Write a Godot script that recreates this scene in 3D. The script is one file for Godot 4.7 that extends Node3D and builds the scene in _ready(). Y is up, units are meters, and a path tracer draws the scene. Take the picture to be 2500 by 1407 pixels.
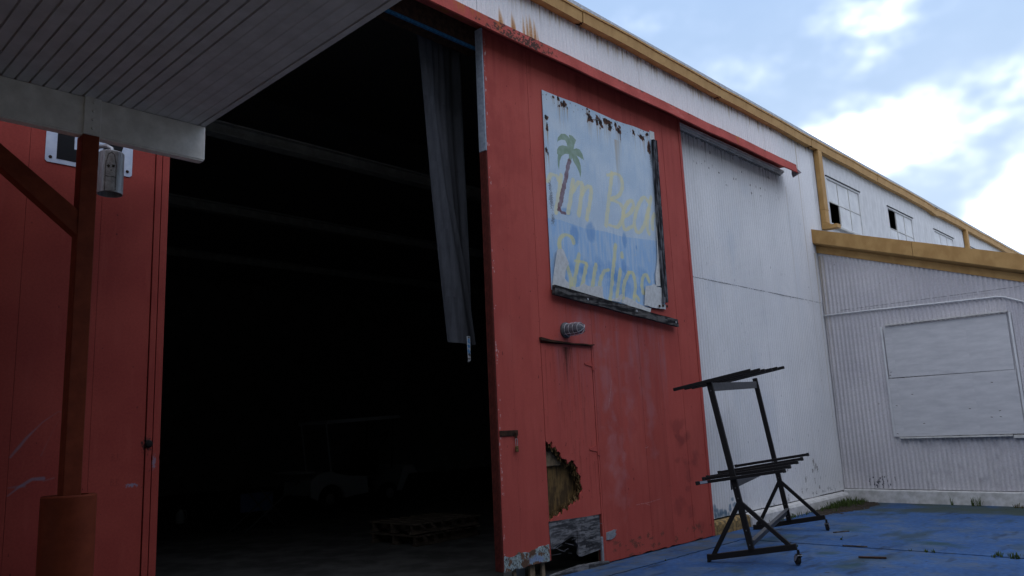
extends Node3D
# A corrugated warehouse with red sliding doors, seen from under an entrance canopy. x runs along the wall, y up, z out of the wall.

const PALM := [[0.207,1.742],[0.224,1.804],[0.286,1.864],[0.357,1.881],[0.41,1.865],[0.436,1.845],[0.424,1.887],[0.483,1.892],[0.555,1.854],[0.518,1.791],[0.496,1.73],[0.549,1.754],[0.613,1.754],[0.66,1.703],[0.68,1.638],[0.636,1.654],[0.647,1.636],[0.604,1.658],[0.541,1.667],[0.585,1.622],[0.614,1.554],[0.613,1.48],[0.588,1.401],[0.578,1.462],[0.536,1.527],[0.485,1.573],[0.462,1.615],[0.445,1.595],[0.43,1.566],[0.383,1.563],[0.403,1.612],[0.406,1.649],[0.335,1.638],[0.27,1.592],[0.235,1.533],[0.213,1.417],[0.197,1.473],[0.198,1.545],[0.21,1.599],[0.193,1.605],[0.2,1.658],[0.234,1.702],[0.297,1.731],[0.383,1.738],[0.378,1.773],[0.35,1.803],[0.288,1.795],[0.232,1.769]]
const TRUNK := [[0.406,1.566],[0.39,1.524],[0.373,1.481],[0.357,1.439],[0.341,1.397],[0.326,1.357],[0.311,1.317],[0.297,1.278],[0.283,1.241],[0.27,1.204],[0.257,1.17],[0.244,1.136],[0.231,1.103],[0.218,1.073],[0.208,1.047],[0.2,1.028],[0.196,1.019],[0.195,1.018],[0.196,1.021],[0.196,1.025],[0.196,1.025],[0.194,1.021],[0.192,1.015],[0.189,1.008],[0.187,1.001],[0.185,0.995],[0.184,0.989],[0.184,0.983],[0.184,0.978],[0.184,0.972],[0.184,0.966]]
const ROOTS := [[[0.185,0.978],[0.152,0.947]],[[0.188,0.967],[0.213,0.926],[0.276,0.928]]]
const STROKES := [[[0.009,1.255],[0.02,1.271],[0.031,1.288],[0.043,1.305],[0.055,1.319],[0.069,1.33],[0.086,1.337],[0.106,1.34],[0.127,1.342],[0.146,1.341],[0.162,1.338],[0.174,1.333],[0.182,1.324],[0.19,1.315],[0.196,1.304],[0.204,1.295]],[[0.246,1.352],[0.233,1.308],[0.22,1.265],[0.207,1.221],[0.194,1.177],[0.181,1.134],[0.169,1.091],[0.157,1.048],[0.145,1.005],[0.133,0.963],[0.121,0.92]],[[0.452,1.346],[0.439,1.302],[0.426,1.258],[0.413,1.214],[0.4,1.172],[0.388,1.131],[0.377,1.093],[0.366,1.057],[0.355,1.022],[0.345,0.988],[0.334,0.953]],[[0.434,1.214],[0.455,1.239],[0.475,1.266],[0.496,1.292],[0.516,1.314],[0.535,1.33],[0.554,1.34],[0.574,1.347],[0.592,1.348],[0.606,1.343],[0.614,1.329],[0.614,1.304],[0.607,1.269],[0.596,1.227],[0.584,1.184],[0.573,1.144],[0.563,1.106],[0.551,1.068],[0.54,1.03],[0.528,0.991],[0.516,0.953]],[[0.603,1.214],[0.624,1.237],[0.646,1.263],[0.668,1.287],[0.688,1.307],[0.707,1.321],[0.725,1.329],[0.744,1.333],[0.761,1.331],[0.773,1.324],[0.78,1.309],[0.78,1.284],[0.773,1.251],[0.763,1.211],[0.75,1.17],[0.738,1.131],[0.725,1.093],[0.71,1.054],[0.694,1.014],[0.678,0.974],[0.662,0.935]],[[1.217,1.586],[1.198,1.523],[1.18,1.461],[1.162,1.398],[1.143,1.335],[1.124,1.269],[1.105,1.201],[1.085,1.131],[1.065,1.06],[1.046,0.989],[1.026,0.918]],[[1.119,1.55],[1.165,1.563],[1.212,1.578],[1.259,1.592],[1.301,1.601],[1.336,1.602],[1.364,1.594],[1.386,1.578],[1.404,1.557],[1.415,1.533],[1.419,1.508],[1.416,1.48],[1.406,1.447],[1.39,1.413],[1.37,1.38],[1.345,1.351],[1.315,1.328],[1.278,1.308],[1.238,1.289],[1.197,1.272],[1.158,1.253]],[[1.158,1.253],[1.201,1.248],[1.247,1.245],[1.291,1.242],[1.33,1.235],[1.359,1.222],[1.378,1.202],[1.391,1.178],[1.397,1.149],[1.396,1.12],[1.389,1.09],[1.374,1.058],[1.352,1.022],[1.323,0.987],[1.292,0.956],[1.26,0.934],[1.226,0.922],[1.189,0.919],[1.15,0.919],[1.111,0.921],[1.072,0.921]],[[1.394,1.073],[1.426,1.088],[1.458,1.103],[1.49,1.118],[1.52,1.134],[1.546,1.151],[1.569,1.171],[1.589,1.194],[1.606,1.217],[1.619,1.239],[1.625,1.258],[1.624,1.276],[1.618,1.293],[1.606,1.308],[1.591,1.317],[1.574,1.318],[1.553,1.309],[1.527,1.292],[1.499,1.27],[1.472,1.243],[1.448,1.215],[1.427,1.182],[1.406,1.143],[1.388,1.102],[1.374,1.063],[1.367,1.03],[1.367,1.001],[1.372,0.974],[1.382,0.951],[1.396,0.933],[1.414,0.924],[1.437,0.925],[1.467,0.935],[1.499,0.951],[1.532,0.968],[1.564,0.982]],[[1.967,1.367],[1.946,1.378],[1.926,1.393],[1.906,1.405],[1.884,1.412],[1.859,1.406],[1.83,1.386],[1.797,1.355],[1.763,1.317],[1.731,1.276],[1.704,1.237],[1.68,1.197],[1.657,1.155],[1.638,1.111],[1.624,1.071],[1.617,1.036],[1.617,1.005],[1.624,0.975],[1.637,0.95],[1.653,0.932],[1.672,0.925],[1.696,0.928],[1.724,0.941],[1.756,0.962],[1.788,0.989],[1.818,1.022],[1.846,1.063],[1.874,1.114],[1.901,1.17],[1.929,1.227],[1.956,1.281]],[[2.029,1.438],[2,1.358],[1.969,1.273],[1.939,1.191],[1.914,1.118],[1.898,1.059],[1.894,1.02],[1.898,0.996],[1.908,0.981],[1.919,0.967],[1.928,0.95]],[[2.078,1.219],[2.067,1.2],[2.054,1.182],[2.043,1.163],[2.032,1.145],[2.024,1.126],[2.019,1.107],[2.016,1.087],[2.014,1.068],[2.013,1.048],[2.011,1.029]],[[0.396,0.614],[0.394,0.622],[0.392,0.63],[0.39,0.638],[0.387,0.645],[0.382,0.652],[0.375,0.658],[0.368,0.664],[0.359,0.669],[0.348,0.673],[0.336,0.676],[0.321,0.678],[0.304,0.68],[0.286,0.681],[0.268,0.681],[0.251,0.678],[0.235,0.673],[0.22,0.667],[0.205,0.659],[0.192,0.65],[0.18,0.639],[0.17,0.627],[0.161,0.613],[0.153,0.598],[0.147,0.582],[0.144,0.567],[0.143,0.552],[0.145,0.538],[0.148,0.523],[0.153,0.507],[0.159,0.491],[0.167,0.473],[0.177,0.454],[0.188,0.435],[0.2,0.416],[0.21,0.398],[0.219,0.383],[0.228,0.369],[0.237,0.355],[0.245,0.342],[0.254,0.326],[0.263,0.308],[0.272,0.289],[0.281,0.269],[0.289,0.249],[0.296,0.231],[0.301,0.214],[0.306,0.199],[0.309,0.184],[0.31,0.169],[0.31,0.155],[0.307,0.141],[0.301,0.129],[0.294,0.116],[0.287,0.104],[0.28,0.091]],[[0.474,0.477],[0.462,0.439],[0.45,0.402],[0.437,0.364],[0.425,0.326],[0.413,0.289],[0.401,0.252],[0.389,0.215],[0.377,0.178],[0.365,0.141],[0.353,0.104]],[[0.397,0.4],[0.418,0.402],[0.439,0.404],[0.461,0.406],[0.482,0.407],[0.503,0.407],[0.524,0.405],[0.545,0.403],[0.566,0.399],[0.587,0.395],[0.608,0.392]],[[0.604,0.386],[0.593,0.358],[0.582,0.33],[0.571,0.302],[0.561,0.274],[0.55,0.248],[0.539,0.223],[0.529,0.199],[0.519,0.176],[0.508,0.153],[0.498,0.13]],[[0.776,0.395],[0.767,0.37],[0.758,0.345],[0.75,0.319],[0.741,0.294],[0.732,0.269],[0.723,0.244],[0.714,0.219],[0.706,0.194],[0.697,0.169],[0.688,0.144]],[[1.023,0.372],[1.005,0.368],[0.987,0.365],[0.969,0.361],[0.952,0.355],[0.934,0.344],[0.916,0.327],[0.897,0.306],[0.878,0.281],[0.862,0.257],[0.848,0.235],[0.838,0.215],[0.83,0.195],[0.824,0.175],[0.821,0.157],[0.819,0.14],[0.82,0.125],[0.824,0.111],[0.829,0.098],[0.835,0.086],[0.84,0.073]],[[1.189,0.692],[1.171,0.625],[1.153,0.559],[1.134,0.492],[1.116,0.425],[1.098,0.357],[1.08,0.288],[1.062,0.218],[1.044,0.148],[1.026,0.077],[1.008,0.007]],[[1.249,0.392],[1.238,0.358],[1.227,0.325],[1.216,0.291],[1.205,0.258],[1.194,0.225],[1.184,0.193],[1.173,0.161],[1.163,0.129],[1.153,0.098],[1.143,0.066]],[[1.303,0.601],[1.306,0.574]],[[1.419,0.381],[1.399,0.357],[1.379,0.334],[1.358,0.31],[1.34,0.286],[1.324,0.262],[1.311,0.237],[1.3,0.211],[1.291,0.186],[1.284,0.161],[1.279,0.138],[1.276,0.117],[1.275,0.098],[1.276,0.079],[1.277,0.061],[1.278,0.042]],[[1.419,0.381],[1.436,0.384],[1.454,0.389],[1.471,0.393],[1.487,0.392],[1.501,0.385],[1.513,0.37],[1.524,0.348],[1.533,0.322],[1.539,0.293],[1.541,0.261],[1.537,0.226],[1.528,0.186],[1.516,0.145],[1.503,0.102],[1.492,0.061]],[[1.842,0.323],[1.832,0.34],[1.823,0.359],[1.813,0.377],[1.803,0.392],[1.791,0.399],[1.776,0.399],[1.76,0.392],[1.742,0.381],[1.726,0.368],[1.713,0.353],[1.702,0.336],[1.693,0.315],[1.686,0.293],[1.681,0.27],[1.678,0.25],[1.678,0.232],[1.682,0.215],[1.687,0.199],[1.692,0.182],[1.697,0.166]],[[1.487,0.103],[1.5,0.104],[1.513,0.105],[1.526,0.106],[1.538,0.105],[1.549,0.103],[1.558,0.098],[1.566,0.091],[1.572,0.083],[1.579,0.075],[1.586,0.067]]]
const BLUE := [[-0.052,0.823],[0.188,0.837],[0.613,0.808],[0.986,0.831],[1.319,0.82],[2.162,0.881],[2.199,-0.142],[-0.056,-0.033]]
const FLAPS := [[[0.067,0.485],[0.16,0.508],[0.205,0.442],[0.265,0.355],[0.207,0.276],[0.188,0.186],[0.222,0.157],[0.263,0.139],[0.256,0.061],[-0.023,0.077],[0.002,0.188],[0.037,0.355]],[[0.293,0.104],[0.388,0.106],[0.459,0.132],[0.515,0.166],[0.584,0.144],[0.673,0.136],[0.757,0.156],[0.859,0.161],[0.862,0.052],[0.899,0.015],[0.843,0.013],[0.289,0.059]],[[1.003,0.012],[1.053,0.04],[1.142,0.054],[1.185,0.093],[1.246,0.105],[1.231,0.062],[1.195,0.009],[1.108,0.009]],[[1.201,0.006],[1.312,0.081],[1.431,0.062],[1.682,-0.001],[1.829,-0.014],[1.8,-0.074],[1.479,-0.042]],[[1.725,0.255],[1.835,0.272],[1.915,0.299],[1.966,0.273],[2.076,0.265],[2.06,0.068],[2.16,0.064],[2.151,-0.001],[1.842,-0],[1.683,0.011]],[[2.085,1.065],[2.109,0.912],[2.093,0.548],[2.079,0.284],[1.971,0.274],[1.977,0.432],[2.05,0.645],[2.071,0.959]]]
const RUST := [[0.264,2.276,0.019,0.028],[0.283,2.196,0.010,0.008],[0.363,2.229,0.032,0.038],[0.326,2.245,0.019,0.015],[0.424,2.209,0.013,0.016],[0.183,2.279,0.013,0.009],[0.033,1.987,0.027,0.032],[0.049,1.904,0.012,0.027],[0.045,1.851,0.012,0.019],[0.011,1.609,0.015,0.031],[0.037,1.569,0.012,0.020],[0.830,2.211,0.034,0.045],[0.869,2.189,0.026,0.034],[0.805,2.302,0.017,0.010],[0.837,2.285,0.014,0.011],[0.981,2.196,0.026,0.046],[1.049,2.192,0.036,0.046],[1.133,2.248,0.027,0.029],[1.185,2.239,0.027,0.035],[1.242,2.197,0.046,0.052],[1.231,2.257,0.019,0.014],[1.360,2.251,0.019,0.030],[1.426,2.187,0.034,0.047],[1.446,2.123,0.010,0.041],[1.751,2.246,0.024,0.024],[1.914,2.228,0.041,0.031],[1.971,2.212,0.016,0.014],[2.061,2.295,0.032,0.025],[2.088,2.115,0.031,0.061],[1.713,2.484,0.010,0.007]]

const PITCH := 0.0678

var rng := RandomNumberGenerator.new()
var used := {}
var M := {}


# ------------------------------------------------------------------ naming
func numbered(called: String) -> String:
	if not used.has(called):
		used[called] = 0
		return called
	used[called] += 1
	return "%s_%03d" % [called, used[called]]


func thing(called: String, label: String, category: String, at := Vector3.ZERO, group := "") -> Node3D:
	var o := Node3D.new()
	o.name = numbered(called)
	add_child(o)
	o.position = at
	tag(o, label, category, group)
	return o


func tag(o: Node, label: String, category: String, group := "") -> void:
	o.set_meta("label", label)
	o.set_meta("category", category)
	if group:
		o.set_meta("group", group)


func put(st: SurfaceTool, called: String, mat: Material, parent: Node) -> MeshInstance3D:
	var o := MeshInstance3D.new()
	o.mesh = st.commit()
	o.material_override = mat
	o.cast_shadow = GeometryInstance3D.SHADOW_CASTING_SETTING_ON
	if parent == self:
		o.name = numbered(called)
		add_child(o)
	else:
		o.name = called
		parent.add_child(o, true)
	return o


# ------------------------------------------------------------------ shapes
func mb() -> SurfaceTool:
	var st := SurfaceTool.new()
	st.begin(Mesh.PRIMITIVE_TRIANGLES)
	return st


func vtx(st: SurfaceTool, p: Vector3, n: Vector3, uv: Vector2) -> void:
	st.set_normal(n)
	st.set_uv(uv)
	st.add_vertex(p)


# a, b, c, d run counter-clockwise seen from outside
func quad(st: SurfaceTool, a: Vector3, b: Vector3, c: Vector3, d: Vector3, ua := Vector2.ZERO, ub := Vector2.ZERO, uc := Vector2.ZERO, ud := Vector2.ZERO) -> void:
	var n := (b - a).cross(d - a)
	if n.length_squared() < 1e-14:
		n = (c - a).cross(d - a)
	n = n.normalized()
	vtx(st, a, n, ua); vtx(st, c, n, uc); vtx(st, b, n, ub)
	vtx(st, a, n, ua); vtx(st, d, n, ud); vtx(st, c, n, uc)


func tri(st: SurfaceTool, a: Vector3, b: Vector3, c: Vector3, ua := Vector2.ZERO, ub := Vector2.ZERO, uc := Vector2.ZERO) -> void:
	var n := (b - a).cross(c - a).normalized()
	vtx(st, a, n, ua); vtx(st, c, n, uc); vtx(st, b, n, ub)


# box with chamfered edges; t places it
func box(st: SurfaceTool, t: Transform3D, s: Vector3, ch := 0.0) -> void:
	var h := s * 0.5
	ch = minf(ch, minf(h.x, minf(h.y, h.z)) * 0.9)
	if ch <= 0.0:
		var p: Array[Vector3] = []
		for i in 8:
			p.append(t * Vector3(h.x if i & 1 else -h.x, h.y if i & 2 else -h.y, h.z if i & 4 else -h.z))
		var u := Vector2(0, 0)
		for f in [[4, 5, 7, 6], [1, 0, 2, 3], [5, 1, 3, 7], [0, 4, 6, 2], [6, 7, 3, 2], [0, 1, 5, 4]]:
			quad(st, p[f[0]], p[f[1]], p[f[2]], p[f[3]], u, Vector2(1, 0), Vector2(1, 1), Vector2(0, 1))
		return
	for ax in 3:
		var u1 := (ax + 1) % 3
		var u2 := (ax + 2) % 3
		for sg in [-1.0, 1.0]:
			var q: Array[Vector3] = []
			for k in [[-1, -1], [1, -1], [1, 1], [-1, 1]]:
				var v := Vector3.ZERO
				v[ax] = sg * h[ax]
				v[u1] = k[0] * (h[u1] - ch)
				v[u2] = k[1] * (h[u2] - ch)
				q.append(t * v)
			if sg > 0:
				quad(st, q[0], q[1], q[2], q[3])
			else:
				quad(st, q[0], q[3], q[2], q[1])
	for ax in 3:
		var u1 := (ax + 1) % 3
		var u2 := (ax + 2) % 3
		for s1 in [-1.0, 1.0]:
			for s2 in [-1.0, 1.0]:
				var q: Array[Vector3] = []
				for k in [[-1, 0], [1, 0], [1, 1], [-1, 1]]:
					var v := Vector3.ZERO
					v[ax] = k[0] * (h[ax] - ch)
					v[u1] = s1 * (h[u1] - (ch if k[1] else 0.0))
					v[u2] = s2 * (h[u2] - (0.0 if k[1] else ch))
					q.append(t * v)
				if s1 * s2 < 0:
					quad(st, q[0], q[1], q[2], q[3])
				else:
					quad(st, q[0], q[3], q[2], q[1])
	for i in 8:
		var sx := 1.0 if i & 1 else -1.0
		var sy := 1.0 if i & 2 else -1.0
		var sz := 1.0 if i & 4 else -1.0
		var a := t * Vector3(sx * h.x, sy * (h.y - ch), sz * (h.z - ch))
		var b := t * Vector3(sx * (h.x - ch), sy * h.y, sz * (h.z - ch))
		var c := t * Vector3(sx * (h.x - ch), sy * (h.y - ch), sz * h.z)
		if sx * sy * sz > 0:
			tri(st, a, b, c)
		else:
			tri(st, a, c, b)


func bx(st: SurfaceTool, x0: float, x1: float, y0: float, y1: float, z0: float, z1: float, ch := 0.0) -> void:
	box(st, Transform3D(Basis(), Vector3((x0 + x1) / 2, (y0 + y1) / 2, (z0 + z1) / 2)), Vector3(x1 - x0, y1 - y0, z1 - z0), ch)


func bar_frame(a: Vector3, b: Vector3, side: Vector3) -> Transform3D:
	var y := (b - a).normalized()
	var x := (side - y * side.dot(y)).normalized()
	return Transform3D(Basis(x, y, x.cross(y)), (a + b) / 2)


# a square bar from a to b, w wide along side and d deep
func bar(st: SurfaceTool, a: Vector3, b: Vector3, side: Vector3, w: float, d: float, ch := 0.002) -> void:
	box(st, bar_frame(a, b, side), Vector3(w, a.distance_to(b), d), ch)


func tube(st: SurfaceTool, path: Array, r: float, n := 8, cap := true) -> void:
	var rings := []
	var side := Vector3.ZERO
	for i in path.size():
		var p: Vector3 = path[i]
		var q0: Vector3 = path[maxi(0, i - 1)]
		var q1: Vector3 = path[mini(path.size() - 1, i + 1)]
		var d := (q1 - q0).normalized()
		if side == Vector3.ZERO:
			side = d.cross(Vector3.UP if absf(d.y) < 0.9 else Vector3.RIGHT)
		side = (side - d * side.dot(d)).normalized()
		var up := d.cross(side)
		var ring := []
		for k in n + 1:
			var an := TAU * k / n
			ring.append([p + (side * cos(an) + up * sin(an)) * r, side * cos(an) + up * sin(an)])
		rings.append(ring)
	for i in path.size() - 1:
		for k in n:
			var a = rings[i][k]; var b = rings[i][k + 1]; var c = rings[i + 1][k + 1]; var e = rings[i + 1][k]
			for v in [a, c, b, a, e, c]:
				vtx(st, v[0], v[1], Vector2.ZERO)
	if cap:
		for i in [0, path.size() - 1]:
			for k in n:
				var a: Vector3 = rings[i][k][0]
				var b: Vector3 = rings[i][k + 1][0]
				if i == 0:
					tri(st, path[i], b, a)
				else:
					tri(st, path[i], a, b)


# profile of (radius, height) turned round the y axis of t
func lathe(st: SurfaceTool, t: Transform3D, prof: Array, n := 20) -> void:
	for i in prof.size() - 1:
		var p: Vector2 = prof[i]
		var q: Vector2 = prof[i + 1]
		var sl := Vector2(q.y - p.y, p.x - q.x).normalized()
		for k in n:
			var a0 := TAU * k / n
			var a1 := TAU * (k + 1) / n
			var d0 := Vector3(cos(a0), 0, -sin(a0))
			var d1 := Vector3(cos(a1), 0, -sin(a1))
			var pts := [d0 * p.x + Vector3(0, p.y, 0), d1 * p.x + Vector3(0, p.y, 0), d1 * q.x + Vector3(0, q.y, 0), d0 * q.x + Vector3(0, q.y, 0)]
			var nn := [d0 * sl.x + Vector3(0, sl.y, 0), d1 * sl.x + Vector3(0, sl.y, 0), d1 * sl.x + Vector3(0, sl.y, 0), d0 * sl.x + Vector3(0, sl.y, 0)]
			for j in [0, 2, 1, 0, 3, 2]:
				vtx(st, t * pts[j], (t.basis * nn[j]).normalized(), Vector2(float(k) / n, p.y))


# outline (counter-clockwise in the plane's own u, v) pushed through from w0 to w1; at(u, v, w) gives the point
func prism(st: SurfaceTool, outline: PackedVector2Array, t: Transform3D, w0: float, w1: float, uvo := Vector2.ZERO, uvs := Vector2.ONE) -> void:
	if not Geometry2D.is_polygon_clockwise(outline) == false:
		outline.reverse()
	var ids := Geometry2D.triangulate_polygon(outline)
	for i in range(0, ids.size(), 3):
		var a := outline[ids[i]]
		var b := outline[ids[i + 1]]
		var c := outline[ids[i + 2]]
		if (b - a).cross(c - a) < 0:
			var e := b
			b = c
			c = e
		tri(st, t * Vector3(a.x, a.y, w1), t * Vector3(b.x, b.y, w1), t * Vector3(c.x, c.y, w1), (a - uvo) * uvs, (b - uvo) * uvs, (c - uvo) * uvs)
		tri(st, t * Vector3(a.x, a.y, w0), t * Vector3(c.x, c.y, w0), t * Vector3(b.x, b.y, w0), (a - uvo) * uvs, (c - uvo) * uvs, (b - uvo) * uvs)
	for i in outline.size():
		var a := outline[i]
		var b := outline[(i + 1) % outline.size()]
		var ua := (a - uvo) * uvs
		var ub := (b - uvo) * uvs
		quad(st, t * Vector3(a.x, a.y, w0), t * Vector3(b.x, b.y, w0), t * Vector3(b.x, b.y, w1), t * Vector3(a.x, a.y, w1), ua, ub, ub, ua)


func poly(pts: Array) -> PackedVector2Array:
	var o := PackedVector2Array()
	for p in pts:
		o.append(p if p is Vector2 else Vector2(p[0], p[1]))
	return o


# ------------------------------------------------------------------ painting colour images
class Paint:
	var w: int
	var h: int
	var x0: float
	var y0: float
	var k: float   # pixels per metre
	var px: PackedByteArray

	func _init(ax0: float, ay0: float, ax1: float, ay1: float, per_m: float) -> void:
		x0 = ax0; y0 = ay0; k = per_m
		w = int((ax1 - ax0) * per_m); h = int((ay1 - ay0) * per_m)
		px = PackedByteArray()
		px.resize(w * h * 3)

	static func noise(ww: int, hh: int, s: int, freq: float, oct := 4, sx := 1.0) -> PackedByteArray:
		var n := FastNoiseLite.new()
		n.seed = s
		n.frequency = freq
		n.fractal_octaves = oct
		if sx == 1.0:
			return n.get_image(ww, hh).get_data()
		var im := n.get_image(maxi(2, int(ww * sx)), hh)
		im.resize(ww, hh, Image.INTERPOLATE_BILINEAR)
		return im.get_data()

	# base colour mixed with a second one by noise (coarse + fine)
	func fill(a: Color, b: Color, coarse: PackedByteArray, fine: PackedByteArray, contrast := 1.0, grain := 0.05) -> void:
		var sa := a.linear_to_srgb() * 255.0
		var sb := b.linear_to_srgb() * 255.0
		var j := 0
		for i in w * h:
			var t := clampf((coarse[i] / 255.0 - 0.5) * contrast + 0.5, 0.0, 1.0)
			var g := 1.0 + (fine[i] / 127.5 - 1.0) * grain
			px[j] = int(clampf((sa.r + (sb.r - sa.r) * t) * g, 0, 255))
			px[j + 1] = int(clampf((sa.g + (sb.g - sa.g) * t) * g, 0, 255))
			px[j + 2] = int(clampf((sa.b + (sb.b - sa.b) * t) * g, 0, 255))
			j += 3

	# colour c wherever mask (0..255) passes lo..hi, inside the box
	func veil(c: Color, mask: PackedByteArray, lo: float, hi: float, most: float) -> void:
		var s := c.linear_to_srgb() * 255.0
		var j := 0
		for i in w * h:
			var t := (mask[i] - lo) / (hi - lo)
			if t > 0.0:
				t = minf(t, 1.0) * most
				px[j] = int(px[j] + (s.r - px[j]) * t)
				px[j + 1] = int(px[j + 1] + (s.g - px[j + 1]) * t)
				px[j + 2] = int(px[j + 2] + (s.b - px[j + 2]) * t)
			j += 3

	func dot(ix: int, iy: int, s: Color, t: float) -> void:
		if ix < 0 or iy < 0 or ix >= w or iy >= h or t <= 0.0:
			return
		var j := (iy * w + ix) * 3
		px[j] = int(px[j] + (s.r * 255.0 - px[j]) * t)
		px[j + 1] = int(px[j + 1] + (s.g * 255.0 - px[j + 1]) * t)
		px[j + 2] = int(px[j + 2] + (s.b * 255.0 - px[j + 2]) * t)

	# ragged blob; rag 0..1
	func blob(cx: float, cy: float, rx: float, ry: float, c: Color, a: float, mask: PackedByteArray, rag := 0.6, soft := 0.15) -> void:
		var s := c.linear_to_srgb()
		var ux := (cx - x0) * k
		var uy := h - (cy - y0) * k
		for iy in range(maxi(0, int(uy - ry * k * 1.5)), mini(h, int(uy + ry * k * 1.5) + 1)):
			for ix in range(maxi(0, int(ux - rx * k * 1.5)), mini(w, int(ux + rx * k * 1.5) + 1)):
				var d := Vector2((ix - ux) / (rx * k), (iy - uy) / (ry * k)).length()
				d += (mask[iy * w + ix] / 127.5 - 1.0) * rag
				dot(ix, iy, s, clampf((1.0 - d) / soft, 0.0, 1.0) * a)

	# run of liquid: from (x, y) down by len
	func streak(x: float, y: float, ln: float, wd: float, c: Color, a: float, mask: PackedByteArray) -> void:
		var s := c.linear_to_srgb()
		var ux := (x - x0) * k
		var uy := h - (y - y0) * k
		var n := int(ln * k)
		for i in n:
			var f := 1.0 - float(i) / n
			var half := wd * k * 0.5 * (0.5 + 0.5 * f)
			for ix in range(int(ux - half - 1), int(ux + half + 2)):
				var e := clampf(half + 0.5 - absf(ix - ux), 0.0, 1.0)
				var iy := int(uy) + i
				if ix >= 0 and ix < w and iy >= 0 and iy < h:
					dot(ix, iy, s, e * a * f * (0.5 + mask[iy * w + ix] / 255.0))

	func stroke(pts: Array, wd: float, c: Color, a: float, mask: PackedByteArray, rag := 0.25, pen := 0.0) -> void:
		var s := c.linear_to_srgb()
		var lo := Vector2(1e9, 1e9)
		var hi := -lo
		var q: Array[Vector2] = []
		for p in pts:
			var v := Vector2((p[0] - x0) * k, h - (p[1] - y0) * k)
			q.append(v)
			lo = lo.min(v)
			hi = hi.max(v)
		var r := wd * k * 0.5
		var thin := PackedFloat32Array()
		for i in q.size() - 1:
			var dd := (q[i + 1] - q[i]).normalized()
			thin.append(r * pen * (1.0 - absf(dd.y)))
		for iy in range(maxi(0, int(lo.y - r - 2)), mini(h, int(hi.y + r + 3))):
			for ix in range(maxi(0, int(lo.x - r - 2)), mini(w, int(hi.x + r + 3))):
				var best := 1e9
				var v := Vector2(ix, iy)
				for i in q.size() - 1:
					best = minf(best, v.distance_to(Geometry2D.get_closest_point_to_segment(v, q[i], q[i + 1])) + thin[i])
				var m := mask[iy * w + ix] / 127.5 - 1.0
				dot(ix, iy, s, clampf((r - best + m * rag * r) / 1.5, 0.0, 1.0) * a * (0.8 + 0.2 * m))

	func area(pts: Array, c: Color, a: float, mask: PackedByteArray, rag := 0.3) -> void:
		var s := c.linear_to_srgb()
		var q := PackedVector2Array()
		var lo := Vector2(1e9, 1e9)
		var hi := -lo
		for p in pts:
			var v := Vector2((p[0] - x0) * k, h - (p[1] - y0) * k)
			q.append(v)
			lo = lo.min(v)
			hi = hi.max(v)
		for iy in range(maxi(0, int(lo.y)), mini(h, int(hi.y) + 1)):
			for ix in range(maxi(0, int(lo.x)), mini(w, int(hi.x) + 1)):
				if Geometry2D.is_point_in_polygon(Vector2(ix, iy), q):
					dot(ix, iy, s, clampf(a * (1.0 + (mask[iy * w + ix] / 127.5 - 1.0) * rag), 0, 1))

	func texture() -> ImageTexture:
		return ImageTexture.create_from_image(Image.create_from_data(w, h, false, Image.FORMAT_RGB8, px))

	func uv(x: float, y: float) -> Vector2:
		return Vector2((x - x0) * k / w, 1.0 - (y - y0) * k / h)


# ------------------------------------------------------------------ materials
func lin(r: float, g: float, b: float) -> Color:
	return Color(r, g, b)


# seamless noise colours, laid on by world position
func noisy(a: Color, b: Color, size: float, rough := 0.8, bump := 0.0, s := 1, stretch := Vector3.ONE, metal := 0.0, contrast := 1.6) -> StandardMaterial3D:
	var n := FastNoiseLite.new()
	n.seed = s
	n.frequency = 0.012
	n.fractal_octaves = 5
	n.fractal_gain = 0.6
	var im := n.get_seamless_image(256, 256)
	var d := im.get_data()
	var o := PackedByteArray()
	o.resize(256 * 256 * 3)
	var sa := a.linear_to_srgb() * 255.0
	var sb := b.linear_to_srgb() * 255.0
	for i in 65536:
		var t := clampf((d[i] / 255.0 - 0.5) * contrast + 0.5, 0, 1)
		o[i * 3] = int(sa.r + (sb.r - sa.r) * t)
		o[i * 3 + 1] = int(sa.g + (sb.g - sa.g) * t)
		o[i * 3 + 2] = int(sa.b + (sb.b - sa.b) * t)
	var m := StandardMaterial3D.new()
	m.albedo_texture = ImageTexture.create_from_image(Image.create_from_data(256, 256, false, Image.FORMAT_RGB8, o))
	m.uv1_triplanar = true
	m.uv1_world_triplanar = true
	m.uv1_scale = stretch / size
	m.roughness = rough
	m.metallic = metal
	m.metallic_specular = 0.25
	if bump > 0:
		m.heightmap_enabled = true
		m.heightmap_scale = bump
		m.heightmap_texture = ImageTexture.create_from_image(im)
	return m


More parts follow.
